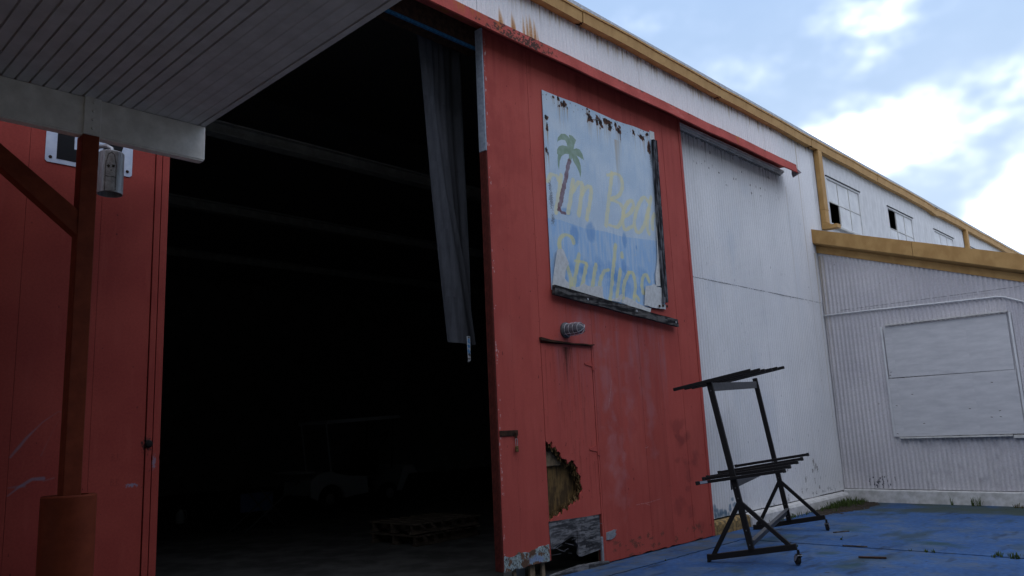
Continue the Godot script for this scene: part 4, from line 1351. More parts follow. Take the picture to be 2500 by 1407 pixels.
func wicket(d: Node3D, m: Material, uvo: Vector2, uvs: Vector2) -> void:
	var w := Node3D.new()
	w.name = "wicket_door"
	d.add_child(w)
	# the leaf, with the hole rotted out of its left side
	var hole := [[6.075, .545], [6.12, .55], [6.16, .575], [6.19, .56], [6.24, .60], [6.27, .575], [6.30, .63], [6.36, .60], [6.40, .66], [6.46, .655], [6.50, .70], [6.56, .69], [6.575, .76], [6.615, .80], [6.59, .86], [6.60, .92], [6.56, .96], [6.555, 1.03], [6.51, 1.06], [6.50, 1.10], [6.44, 1.095], [6.40, 1.07], [6.37, 1.12], [6.31, 1.13], [6.29, 1.19], [6.24, 1.20], [6.21, 1.27], [6.17, 1.24], [6.16, 1.31], [6.12, 1.285], [6.075, 1.31]]
	var fine := []
	for i in hole.size() - 1:
		var a := Vector2(hole[i][0], hole[i][1])
		var b := Vector2(hole[i + 1][0], hole[i + 1][1])
		fine.append(a)
		for k in [.33, .66]:
			fine.append(a.lerp(b, k) + Vector2(rng.randf_range(-.008, .008), rng.randf_range(-.012, .012)))
	fine.append(Vector2(6.075, 1.31))
	var o := [Vector2(6.068, .52), Vector2(6.9, .50), Vector2(6.9, 2.315), Vector2(6.068, 2.315)]
	var ol := PackedVector2Array([Vector2(6.068, .515), Vector2(6.9, .515), Vector2(6.9, 2.318), Vector2(6.068, 2.318)])
	ol.append(Vector2(6.068, 1.312))
	for i in range(fine.size() - 1, -1, -1):
		if fine[i].x > 6.07:
			ol.append(fine[i])
	ol.append(Vector2(6.068, .54))
	var st := mb()
	prism(st, ol, Transform3D.IDENTITY, .096, .1165, uvo, uvs)
	put(st, "door_skin", m, w)
	# broken inner plies along the hole
	st = mb()
	for i in range(1, fine.size() - 1):
		var v: Vector2 = fine[i]
		if v.x < 6.1:
			continue
		var inw := (Vector2(6.27, .9) - v).normalized()
		for k in rng.randi_range(1, 4):
			var c := v + inw * rng.randf_range(-.012, .03) + Vector2(rng.randf_range(-.012, .012), rng.randf_range(-.012, .012))
			box(st, Transform3D(Basis(Vector3.BACK, rng.randf_range(-.5, .5)) * Basis(Vector3.RIGHT, rng.randf_range(-.4, .4)), Vector3(c.x, c.y, rng.randf_range(.045, .11))), Vector3(rng.randf_range(.006, .022), rng.randf_range(.02, .07), .005), .001)
	put(st, "splinters", M.splinter, w).set_meta("kind", "stuff")
	# what is seen through the hole
	st = mb()
	bx(st, 6.05, 6.92, .46, 1.075, .004, .016, .002)
	put(st, "backing_plywood", M.wood_ply, w)
	st = mb()
	bx(st, 6.11, 6.36, 1.06, 1.21, .02, .045, .003)
	put(st, "backing_block", M.framing, w)
	st = mb()
	bx(st, 6.055, 6.10, .9, 1.5, .02, .06, .003)
	put(st, "backing_batten", M.framing, w)
	# grey patch board at the foot, itself broken open
	st = mb()
	prism(st, poly([[6.045, .53], [6.86, .51], [6.855, .16], [6.52, .13], [6.475, .16], [6.49, .23], [6.45, .28], [6.455, .33], [6.40, .345], [6.3, .33], [6.2, .30], [6.10, .26], [6.06, .27], [6.05, .4]]), Transform3D.IDENTITY, .10, .124)
	put(st, "patch_board", M.wood_grey, w)
	st = mb()
	bx(st, 6.47, 6.53, .14, .40, .1245, .134, .004)
	put(st, "patch_batten", M.wood_grey, w)
	st = mb()
	box(st, Transform3D(Basis(Vector3.BACK, .28), Vector3(6.22, .32, .128)), Vector3(.3, .03, .012), .003)
	put(st, "split_lath", M.wood_grey, w)
	st = mb()
	for k in 40:
		var u := rng.randf_range(6.06, 6.84)
		box(st, Transform3D(Basis(Vector3.BACK, rng.randf_range(1.2, 1.9)), Vector3(u, .3 + rng.randf_range(-.12, .14), .124 + rng.randf() * .003)), Vector3(.004, rng.randf_range(.05, .2), .004))
	put(st, "raised_grain", M.wood_grey, w).set_meta("kind", "stuff")
	st = mb()
	prism(st, poly([[6.04, -.02], [6.95, -.02], [6.95, .03], [6.5, .05], [6.04, .02]]), Transform3D.IDENTITY, .09, .15)
	put(st, "threshold", M.wood_grey, w)
	st = mb()
	bx(st, 6.872, 6.905, .03, .28, .10, .122, .002)
	put(st, "corner_angle", M.galv, w)
	# metal plate torn at the edge
	st = mb()
	prism(st, poly([[6.955, .24], [7.04, .235], [7.10, .25], [7.135, .28], [7.12, .30], [7.145, .325], [7.10, .33], [6.96, .315]]), Transform3D.IDENTITY, .1225, .128)
	put(st, "mending_plate", M.galv, w)
	# strap hinges
	for y in [2.12, 1.2]:
		st = mb()
		prism(st, poly([[6.895, y - .07], [6.935, y - .07], [6.935, y + .07], [6.895, y + .07]]), Transform3D.IDENTITY, .1215, .128)
		prism(st, poly([[6.895, y - .03], [6.895, y + .04], [6.77, y + .008], [6.77, y - .008]]), Transform3D.IDENTITY, .118, .124)
		for k in 3:
			box(st, Transform3D(Basis(), Vector3(6.925, y - .045 + k * .045, .129)), Vector3(.008, .008, .004), .002)
		put(st, "hinge", M.red, w)


func left_door() -> void:
	var d := thing("sliding_door", "red sliding door leaf behind the rust-brown canopy post, with blue scuffs", "door")
	var p := Paint.new(.6, 0.0, 2.22, 4.2, 250.0)
	var ca := Paint.noise(p.w, p.h, 111, 0.006, 5)
	var cb := Paint.noise(p.w, p.h, 112, 0.22, 3)
	p.fill(lin(.36, .066, .05), lin(.30, .05, .04), ca, cb, 1.5, 0.06)
	p.veil(lin(.40, .085, .066), Paint.noise(p.w, p.h, 113, 0.006, 5, 8.0), 160, 230, 0.4)
	var bl := lin(.20, .26, .38)
	p.stroke([[1.34, 1.42], [1.42, 1.53], [1.5, 1.62], [1.58, 1.68], [1.62, 1.675]], .022, bl, 0.55, ca, 1.0)
	p.stroke([[1.6, 1.66], [1.55, 1.55], [1.50, 1.42]], .01, bl, 0.3, ca, 1.0)
	p.stroke([[1.34, 1.20], [1.40, 1.25], [1.46, 1.285], [1.52, 1.285]], .018, bl, 0.6, ca, 1.0)
	p.stroke([[1.34, 1.245], [1.42, 1.25]], .02, bl, 0.4, ca, 1.0)
	p.stroke([[1.52, 1.27], [1.58, 1.285]], .008, bl, 0.35, ca, 1.0)
	p.blob(2.03, 1.205, .04, .014, lin(.22, .28, .42), 0.7, cb, 0.8, 0.4)
	p.blob(2.165, 1.34, .014, .05, lin(.22, .28, .42), 0.6, cb, 0.8, 0.4)
	p.stroke([[1.94, 1.26], [1.955, 1.285]], .003, lin(.4, .35, .35), 0.5, cb, 0.5)
	p.blob(2.115, 1.46, .035, .045, lin(.02, .015, .015), 0.8, cb, 0.8, 0.5)
	# two small stamps
	for y in [1.39, 1.235]:
		for s in [[[1.905, y - .018], [1.905, y + .018]], [[1.905, y + .018], [1.92, y + .01], [1.905, y]], [[1.905, y], [1.922, y - .009], [1.905, y - .018]], [[1.935, y - .018], [1.935, y + .018]], [[1.935, y + .018], [1.95, y + .01], [1.935, y]], [[1.935, y], [1.952, y - .018]], [[1.90, y - .024], [1.955, y - .024]]]:
			p.stroke(s, .005, lin(.06, .015, .012), 0.75, cb, 0.4)
	for i in 60:
		p.blob(rng.randf_range(.7, 2.2), rng.randf_range(.2, 3.6), rng.randf_range(.002, .005), rng.randf_range(.002, .01), lin(.06, .015, .012), 0.7, cb, 0.6, 0.4)
	var m := painted(p, 0.55)
	var uvo := Vector2(.6, 4.2)
	var uvs := Vector2(p.k / p.w, -p.k / p.h)
	var xs := [-1.25, -.82, -.39, .04, .47, .90, 1.335, 1.77, 2.105]
	for i in xs.size() - 1:
		var st := mb()
		prism(st, poly([[xs[i] + .001, .012], [xs[i + 1] - .001, .012], [xs[i + 1] - .001, 5.56], [xs[i] + .001, 5.56]]), Transform3D.IDENTITY, .05, .118, uvo, uvs)
		put(st, "door_board", m if xs[i] > .8 else M.red, d)
	for q in [[2.112, 2.15, .124], [2.157, 2.203, .121]]:
		var st := mb()
		prism(st, poly([[q[0], .01], [q[1], .01], [q[1], 1.35], [q[1] - .004, 1.36], [q[1], 1.4], [q[1], 5.565], [q[0], 5.565]]), Transform3D.IDENTITY, .03, q[2], uvo, uvs)
		put(st, "edge_strip", m, d)
	var st := mb()
	bx(st, -1.25, 2.1, .02, 5.55, .022, .0485)
	put(st, "back_frame", M.framing, d)
	st = mb()
	lathe(st, Transform3D(Basis(Vector3.RIGHT, PI / 2), Vector3(2.13, 1.46, .124)), [Vector2(0, .016), Vector2(.018, .014), Vector2(.024, .006), Vector2(.026, 0)], 14)
	put(st, "latch", M.steel_black, d)


func canopy() -> void:
	var c := thing("entrance_canopy", "flat canopy with ribbed grey soffit on a rust-brown post with a diagonal brace", "canopy")
	# soffit in narrow ribbed planks running out from the wall
	var x := 2.235
	var n := 0
	while x > -14.0:
		var w := .0715 if n > 0 else .05
		var st := mb()
		var y := 3.54 + rng.randf_range(-.0012, .0012) + (.0015 if n % 7 == 3 else 0.0)
		var z0 := .56
		var z1 := 10.5
		if n < 48:
			var prof := [Vector2(x - .002, y), Vector2(x - w + .012, y), Vector2(x - w + .008, y + .012), Vector2(x - w, y + .012), Vector2(x - w, y + .02), Vector2(x - .002, y + .02)]
			if n > 0 and n < 6:
				prof[2] = Vector2(x - w + .004, y + .003)
				prof[3] = Vector2(x - w, y + .003)
			for k in prof.size():
				var a: Vector2 = prof[k]
				var b: Vector2 = prof[(k + 1) % prof.size()]
				quad(st, Vector3(a.x, a.y, z1), Vector3(b.x, b.y, z1), Vector3(b.x, b.y, z0), Vector3(a.x, a.y, z0))
			put(st, "soffit_plank", M.soffit, c)
			x -= w
		else:
			bx(st, x - .6, x - .002, y, y + .02, z0, z1)
			put(st, "soffit_plank", M.soffit, c)
			x -= .6
		n += 1
	var st := mb()
	bx(st, -14.0, 2.24, 3.562, 3.62, .5, 10.54, .004)
	put(st, "roof_deck", M.galv, c)
	# beam along the wall side
	st = mb()
	bx(st, -14.0, 2.236, 3.305, 3.539, .53, .6, .004)
	bx(st, -14.0, 2.230, 3.297, 3.3045, .535, .595, .001)
	put(st, "beam", M.beam, c)
	# post, plate with bolts, brace, sleeve
	for q in [[1.485, 1.58], [-3.2, -3.105], [-8.0, -7.905]]:
		st = mb()
		bx(st, q[0], q[1], -.02, 3.306, .505, .602, .004)
		var post := put(st, "post", M.brown, c)
		st = mb()
		bx(st, q[0], q[1], 3.307, 3.542, .6005, .611, .002)
		var plate := put(st, "bolt_plate", M.beam, c)
		for y in [3.345, 3.40, 3.455, 3.51]:
			st = mb()
			lathe(st, Transform3D(Basis(Vector3.RIGHT, PI / 2), Vector3((q[0] + q[1]) / 2 + .002, y, .611)), [Vector2(.009, 0), Vector2(.009, .005), Vector2(.006, .007), Vector2(0, .0075)], 6)
			put(st, "bolt", M.beam, plate)
		st = mb()
		var dx: float = q[0]
		prism(st, poly([[dx + .001, 2.68], [dx + .001, 2.83], [dx - .62, 3.30], [dx - .76, 3.30]]), Transform3D.IDENTITY, .512, .596)
		put(st, "brace", M.brown, c)
		st = mb()
		var cc := Vector3((q[0] + q[1]) / 2, 0, .555)
		lathe(st, Transform3D(Basis(), cc), [Vector2(.14, -.02), Vector2(.14, 1.19), Vector2(.135, 1.198), Vector2(.10, 1.198), Vector2(.10, 1.15)], 36)
		lathe(st, Transform3D(Basis(), cc), [Vector2(.10, 1.165), Vector2(.0, 1.175)], 24)
		put(st, "post_sleeve", M.brown, c)


func painted_sign() -> void:
	var x0 := 6.29
	var y0 := 2.86
	var s := thing("painted_sign", "faded pale blue sign painted with a palm tree, its lower edge peeling white", "sign", Vector3(x0, y0, 0))
	var p := Paint.new(-.03, -.03, 2.27, 2.47, 340.0)
	var ca := Paint.noise(p.w, p.h, 121, 0.006, 5)
	var cb := Paint.noise(p.w, p.h, 122, 0.15, 4)
	var cs := Paint.noise(p.w, p.h, 123, 0.006, 5, 9.0)
	var cc := Paint.noise(p.w, p.h, 124, 0.03, 5)
	p.fill(lin(.52, .60, .67), lin(.43, .53, .63), ca, cb, 1.6, 0.05)
	p.veil(lin(.33, .46, .62), cs, 140, 215, 0.4)
	# pale worn top left
	p.blob(.05, 2.3, .35, .5, lin(.52, .58, .63), 0.6, ca, 0.8, 0.9)
	p.area(BLUE, lin(.24, .42, .68), 0.52, cs, 0.8)
	for i in 60:
		p.blob(rng.randf_range(.05, 2.1), 1.02 + rng.randf_range(-.12, .1), rng.randf_range(.04, .16), rng.randf_range(.03, .09), lin(.46, .55, .64), 0.35, cc, 0.8, 0.8)
	for q in [[.42, .70, .09, .13], [.72, .78, .1, .14], [1.38, .78, .06, .11], [1.12, .30, .07, .1], [1.33, .45, .05, .1], [1.62, .72, .02, .04], [.3, .95, .1, .05]]:
		p.blob(q[0], q[1], q[2], q[3], lin(.12, .26, .52), 0.5, cc, 0.12, 0.35)
	for i in 40:
		p.blob(rng.randf_range(.1, 2.1), rng.randf_range(.1, .45), rng.randf_range(.06, .16), rng.randf_range(.05, .14), lin(.10, .24, .52), 0.25, cc, 0.3, 0.8)
	p.veil(lin(.46, .52, .58), cc, 172, 225, 0.4)
	for q in [[.98, 1.3], [1.02, 1.0], [1.16, 1.1], [1.28, 1.2], [1.55, 1.2], [.52, 1.0]]:
		p.stroke([[q[0], .1], [q[0] + .005, q[1]]], .005, lin(.10, .20, .38), 0.55, cb, 0.6)
	# lettering and the palm
	for k in STROKES.size():
		p.stroke(STROKES[k], .07 if k > 11 else .075, lin(.66, .60, .30) if k > 11 else lin(.68, .63, .38), 0.88, cc, 0.2, 0.5)
	p.area(PALM, lin(.21, .29, .20), 0.85, cc, 0.25)
	p.stroke(TRUNK, .068, lin(.16, .085, .10), 0.9, cc, 0.4)
	for r in ROOTS:
		p.stroke(r, .035, lin(.16, .085, .10), 0.9, cc, 0.3)
	# brown runs and rust
	for r in RUST:
		for i in 5:
			p.streak(r[0] + rng.randf_range(-1, 1) * r[2], r[1] - r[3] * .5, rng.randf_range(.05, .35), rng.randf_range(.006, .02), lin(.34, .27, .20), 0.35, cb)
	for i in 20:
		p.streak(1.36 + rng.randfn(0, .04), 2.05, rng.randf_range(.3, .95), rng.randf_range(.01, .03), lin(.42, .38, .32), 0.25, cb)
	for r in RUST:
		p.blob(r[0], r[1], r[2] * 1.35, r[3] * 1.25, lin(.09, .035, .018), 0.95, cc, 1.0, 0.25)
		p.blob(r[0], r[1] + .01, r[2] * .9, r[3] * .9, lin(.012, .008, .007), 0.95, cb, 0.9, 0.3)
	for i in 60:
		p.blob(rng.randf_range(0, 2.2), 2.30 + rng.randf_range(-.12, .03), .003 + rng.randf() * .005, .003 + rng.randf() * .01, lin(.04, .025, .02), 0.8, cb, 0.6, 0.4)
	for q in [[.05, 1.05, .03, .11], [.06, .82, .025, .06], [.04, 1.2, .02, .06], [2.10, 2.0, .025, .12], [2.14, 1.2, .02, .15]]:
		p.blob(q[0], q[1], q[2], q[3], lin(.10, .11, .13), 0.6, cb, 1.1, 0.3)
	var ol := PackedVector2Array([Vector2(-.02, .035), Vector2(1.0, -.02), Vector2(2.16, -.005)])
	for k in 8:
		ol.append(Vector2(2.165 + .055 * k / 7.0 + rng.randf_range(-.003, .003), lerpf(.1, 2.35, k / 7.0)))
	for q in [[2.0, 2.335], [1.75, 2.335], [1.55, 2.318], [1.35, 2.31], [1.0, 2.318], [.6, 2.322], [.3, 2.31], [-.006, 2.308]]:
		ol.append(Vector2(q[0], q[1]))
	for k in 5:
		ol.append(Vector2(-.008 - .003 * k + rng.randf_range(-.002, .002), lerpf(1.9, .4, k / 4.0)))
	var st := mb()
	prism(st, ol, Transform3D.IDENTITY, .128, .134, Vector2(-.03, 2.47), Vector2(p.k / p.w, -p.k / p.h))
	put(st, "sign_sheet", painted(p, 0.6), s)
	# white film that has come away, standing off the sheet
	var film := noisy(lin(.62, .63, .62), lin(.50, .50, .49), 0.25, 0.7, 0.05, 126)
	for k in FLAPS.size():
		st = mb()
		var f := []
		var src: Array = FLAPS[k]
		for i in src.size():
			var a := Vector2(src[i][0], src[i][1])
			var b := Vector2(src[(i + 1) % src.size()][0], src[(i + 1) % src.size()][1])
			f.append(a)
			if a.distance_to(b) > .06:
				f.append(a.lerp(b, .5) + Vector2(rng.randf_range(-.006, .006), rng.randf_range(-.006, .006)))
		prism(st, PackedVector2Array(f), Transform3D(Basis(Vector3.RIGHT, .05 if k < 5 else 0.0), Vector3(0, .0, 0)), .139 + .002 * k, .141 + .002 * k)
		put(st, "peeled_film", film, s)
	st = mb()
	prism(st, poly([[2.115, 2.24], [2.22, 2.235], [2.222, 2.37], [2.115, 2.365]]), Transform3D.IDENTITY, .1345, .14)
	put(st, "peeled_film", film, s)
	# weathered batten down the right side and slipped board below
	for q in [[[2.123, 2.235], [2.168, 2.238], [2.118, .066], [2.066, .061]], [[2.172, 2.238], [2.214, 2.24], [2.173, .077], [2.123, .068]]]:
		st = mb()
		prism(st, poly(q), Transform3D.IDENTITY, .15, .182)
		put(st, "side_batten", M.wood_upright, s)
	st = mb()
	var bo := PackedVector2Array()
	for k in 12:
		bo.append(Vector2(lerpf(-.04, 2.36, k / 11.0), lerpf(-.028, -.222, k / 11.0) + rng.randf_range(-.005, .005)))
	for k in 12:
		bo.append(Vector2(lerpf(2.35, -.031, k / 11.0), lerpf(-.134, .076, k / 11.0) + rng.randf_range(-.004, .004)))
	prism(st, bo, Transform3D.IDENTITY, .15, .19)
	var b := put(st, "slipped_board", M.wood_dark, s)
	for q in [[.52, -.03], [1.45, -.09], [2.3, -.17]]:
		st = mb()
		lathe(st, Transform3D(Basis(Vector3.RIGHT, PI / 2), Vector3(q[0], q[1], .19)), [Vector2(.014, 0), Vector2(.012, .004), Vector2(0, .005)], 8)
		put(st, "nail_head", M.galv, b)
	for q in [[2.0, .02], [2.08, .03], [2.17, .03]]:
		st = mb()
		box(st, Transform3D(Basis(), Vector3(q[0], q[1], .16)), Vector3(.03, .03, .01), .003)
		put(st, "tar_patch", M.rust_dark, s)


func letter_sign() -> void:
	var s := thing("letter_sign", "white metal sign with a big black letter D on the red door", "sign", Vector3(1.42, 3.25, .118))
	var st := mb()
	var o := PackedVector2Array([Vector2(0, .012), Vector2(.012, 0), Vector2(.518, 0), Vector2(.53, .012), Vector2(.53, .5), Vector2(0, .5)])
	prism(st, o, Transform3D.IDENTITY, .001, .005)
	put(st, "sign_plate", noisy(lin(.58, .64, .74), lin(.48, .54, .66), .3, .45, 0.0, 131), s)
	# D: outline with the bowl open
	var outer := [Vector2(.065, .03), Vector2(.33, .03)]
	var inner := []
	for k in 13:
		var a := -PI / 2 + PI * k / 12.0
		outer.append(Vector2(.31 + cos(a) * .16, .245 + sin(a) * .215))
		inner.append(Vector2(.27 + cos(a) * .095, .245 + sin(a) * .13))
	outer.append(Vector2(.065, .46))
	var pts := []
	pts.append_array(outer)
	# cut from the upper left to the counter and back
	pts.append(Vector2(.065, .2455))
	pts.append(Vector2(.165, .2455))
	pts.append(Vector2(.165, .375))
	for k in range(12, -1, -1):
		pts.append(inner[k])
	pts.append(Vector2(.165, .115))
	pts.append(Vector2(.165, .2445))
	pts.append(Vector2(.065, .2445))
	st = mb()
	prism(st, PackedVector2Array(pts), Transform3D.IDENTITY, .0055, .0065)
	put(st, "letter", plain(lin(.012, .012, .014), 0.6), s)
	for q in [[.03, .035], [.5, .035]]:
		st = mb()
		lathe(st, Transform3D(Basis(Vector3.RIGHT, PI / 2), Vector3(q[0], q[1], .005)), [Vector2(.011, 0), Vector2(.009, .004), Vector2(0, .006)], 10)
		put(st, "bolt", M.rust_dark, s)


func lamps() -> void:
	# open can lamp on a pipe arm
	var l := thing("can_lamp", "grey open-bottomed cylinder lamp hanging in front of the letter sign", "lamp", Vector3(1.755, 3.05, .30))
	var can := noisy(lin(.40, .42, .44), lin(.27, .28, .29), .15, .45, 0.0, 135, Vector3(2, .4, 2), .3)
	var st := mb()
	lathe(st, Transform3D.IDENTITY, [Vector2(.074, 0), Vector2(.076, .0), Vector2(.076, .27), Vector2(.07, .278), Vector2(.02, .285), Vector2(0, .285)], 28)
	lathe(st, Transform3D.IDENTITY, [Vector2(.072, .268), Vector2(.072, 0), Vector2(.074, 0)], 28)
	put(st, "can", can, l)
	st = mb()
	# flat face plate with rust-stained holes
	var tf := Transform3D(Basis(Vector3.UP, -.35), Vector3.ZERO)
	var fp := Paint.new(-.05, 0, .05, .28, 900.0)
	var fa := Paint.noise(fp.w, fp.h, 136, .02, 4)
	var fb := Paint.noise(fp.w, fp.h, 137, .1, 3)
	fp.fill(lin(.40, .40, .39), lin(.28, .28, .27), fa, fb, 1.5, .1)
	fp.stroke([[-.036, .01], [-.036, .18], [-.02, .245], [0, .258], [.02, .245], [.036, .18], [.036, .01]], .008, lin(.06, .055, .05), .9, fb, .5)
	for q in [[-.016, .165, .012, .011], [.016, .168, .011, .011]]:
		fp.blob(q[0], q[1], q[2], q[3], lin(.025, .02, .015), .95, fb, .4, .3)
	fp.blob(.002, .14, .004, .005, lin(.03, .03, .03), .9, fb, .3, .3)
	fp.stroke([[-.03, .1], [-.01, .095], [.02, .098], [.034, .095]], .009, lin(.06, .06, .06), .9, fb, .5)
	fp.blob(-.01, .05, .03, .05, lin(.46, .46, .45), .5, fa, .8, .8)
	for k in 6:
		var a0 := -.5 + k / 6.0
		var a1 := -.5 + (k + 1) / 6.0
		var r := .078
		quad(st, tf * Vector3(sin(a0) * r, 0.005, cos(a0) * r), tf * Vector3(sin(a1) * r, .005, cos(a1) * r), tf * Vector3(sin(a1) * r, .27, cos(a1) * r), tf * Vector3(sin(a0) * r, .27, cos(a0) * r),
			fp.uv(a0 * .09, .005), fp.uv(a1 * .09, .005), fp.uv(a1 * .09, .27), fp.uv(a0 * .09, .27))
	put(st, "face_plate", painted(fp, .6), l)
	st = mb()
	lathe(st, Transform3D.IDENTITY, [Vector2(.0, .02), Vector2(.025, .03), Vector2(.036, .06), Vector2(.03, .1), Vector2(.015, .13), Vector2(.015, .2)], 16)
	put(st, "bulb", plain(lin(.3, .3, .3), .2), l)
	st = mb()
	lathe(st, Transform3D.IDENTITY, [Vector2(.071, .05), Vector2(.0, .052)], 20)
	put(st, "baffle", M.steel_grey, l)
	st = mb()
	tube(st, [Vector3(0, .28, 0), Vector3(0, .31, -.005), Vector3(-.02, .33, -.03), Vector3(-.05, .335, -.08), Vector3(-.07, .33, -.17)], .014, 10)
	put(st, "arm", M.galv, l)
	# caged bulkhead lamp above the wicket: axis along +z, drooping to the right
	var c := thing("cage_lamp", "grey wire-caged lamp sticking out above the wicket door", "lamp", Vector3(6.47, 2.47, .12))
	var ax := Transform3D(Basis(Vector3.RIGHT, PI / 2), Vector3.ZERO)
	st = mb()
	lathe(st, ax, [Vector2(.085, 0), Vector2(.085, .02), Vector2(.07, .03), Vector2(.06, .04), Vector2(0, .04)], 22)
	put(st, "base", M.steel_grey, c)
	st = mb()
	lathe(st, ax, [Vector2(.055, .04), Vector2(.056, .18), Vector2(.05, .21), Vector2(.03, .235), Vector2(0, .245)], 20)
	put(st, "glass_globe", noisy(lin(.16, .16, .18), lin(.08, .08, .09), .1, .25, 0.0, 138), c)
	for z in [.045, .10, .155, .21]:
		st = mb()
		var ring := []
		var r := .068 if z < .2 else .06
		for k in 21:
			var a := TAU * k / 20.0
			ring.append(Vector3(cos(a) * r, sin(a) * r, z))
		tube(st, ring, .0042, 6, false)
		put(st, "cage_ring", M.galv, c)
	for k in 4:
		var a := PI / 4 + PI / 2 * k
		var d := Vector3(cos(a), sin(a), 0)
		st = mb()
		tube(st, [d * .069 + Vector3(0, 0, .03), d * .069 + Vector3(0, 0, .2), d * .045 + Vector3(0, 0, .245), Vector3(0, 0, .265)], .004, 6)
		put(st, "cage_wire", M.galv, c)


func curtains() -> void:
	# hanging strips: left and right edge against height
	var a := thing("curtain_strip", "long grey curtain strip hanging askew inside the doorway", "curtain", Vector3(0, 0, 0))
	cloth(a, [[5.66, 4.885, 5.215], [5.1, 4.94, 5.205], [4.87, 4.955, 5.20], [4.45, 4.985, 5.26], [3.91, 5.02, 5.346], [3.47, 5.061, 5.44], [3.19, 5.085, 5.499], [2.64, 5.14, 5.59], [2.33, 5.171, 5.634]], -.34, .030, 1)
	var b := thing("curtain_strip", "dark grey curtain strip hanging straight beside the red door edge", "curtain", Vector3(0, 0, 0))
	cloth(b, [[5.66, 5.225, 5.62], [4.9, 5.215, 5.62], [4.4, 5.24, 5.62], [3.9, 5.30, 5.63], [3.3, 5.36, 5.64], [2.45, 5.40, 5.64]], -.44, .035, 2)
	var g := thing("hanging_strap", "narrow pale blue printed strap dangling below the curtain", "strap", Vector3(5.43, 2.40, -.32))
	var p := Paint.new(0, 0, .05, .26, 900.0)
	var ca := Paint.noise(p.w, p.h, 141, .03, 4)
	p.fill(lin(.55, .58, .62), lin(.40, .42, .45), ca, ca, 1.6, .1)
	for q in [[.2, .03], [.155, .012], [.14, .012], [.09, .03]]:
		p.blob(.022, q[0], .018, q[1], lin(.06, .22, .5), .9, ca, .5, .3)
	for q in [[.24, .01], [.06, .015], [.02, .012]]:
		p.blob(.022, q[0], .014, q[1], lin(.05, .04, .04), .8, ca, .6, .3)
	var st := mb()
	prism(st, poly([[0, 0], [.04, 0], [.036, -.25], [.006, -.25]]), Transform3D(Basis(Vector3.UP, -.2), Vector3.ZERO), 0.0, .004, Vector2(0, .01), Vector2(p.k / p.w, -p.k / p.h))
	put(st, "strap", painted(p, .6), g)
	st = mb()
	bx(st, .004, .034, -.262, -.25, -.002, .006, .002)
	put(st, "clip", M.galv, g)


func cloth(parent: Node3D, rows: Array, z: float, amp: float, s: int) -> void:
	var n := 24
	var st := mb()
	var grid := []
	var steps := 30
	for r in steps + 1:
		var y := lerpf(rows[0][0], rows[-1][0], float(r) / steps)
		var i := 0
		while i < rows.size() - 2 and y < rows[i + 1][0]:
			i += 1
		var f := clampf((rows[i][0] - y) / (rows[i][0] - rows[i + 1][0]), 0, 1)
		var xl := lerpf(rows[i][1], rows[i + 1][1], f)
		var xr := lerpf(rows[i][2], rows[i + 1][2], f)
		var line := []
		for k in n + 1:
			var u := float(k) / n
			var w := sin(u * 9.0 + s * 2.0 + y * .25) * amp * .6 + sin(u * 17.0 + s + y * .5) * amp * .3 - pow(u, 2.0) * .05
			line.append(Vector3(lerpf(xl, xr, u), y + sin(u * 5.0 + s) * .004, z + w))
		grid.append(line)
	for r in steps:
		for k in n:
			var q := []
			for e in [[r, k], [r + 1, k], [r + 1, k + 1], [r, k + 1]]:
				var i: int = e[0]
				var j: int = e[1]
				var du: Vector3 = grid[i][mini(j + 1, n)] - grid[i][maxi(j - 1, 0)]
				var dv: Vector3 = grid[mini(i + 1, steps)][j] - grid[maxi(i - 1, 0)][j]
				q.append([grid[i][j], dv.cross(du).normalized()])
			for t in [0, 2, 1, 0, 3, 2]:
				vtx(st, q[t][0], q[t][1], Vector2.ZERO)
	put(st, "cloth", M.curtain, parent)


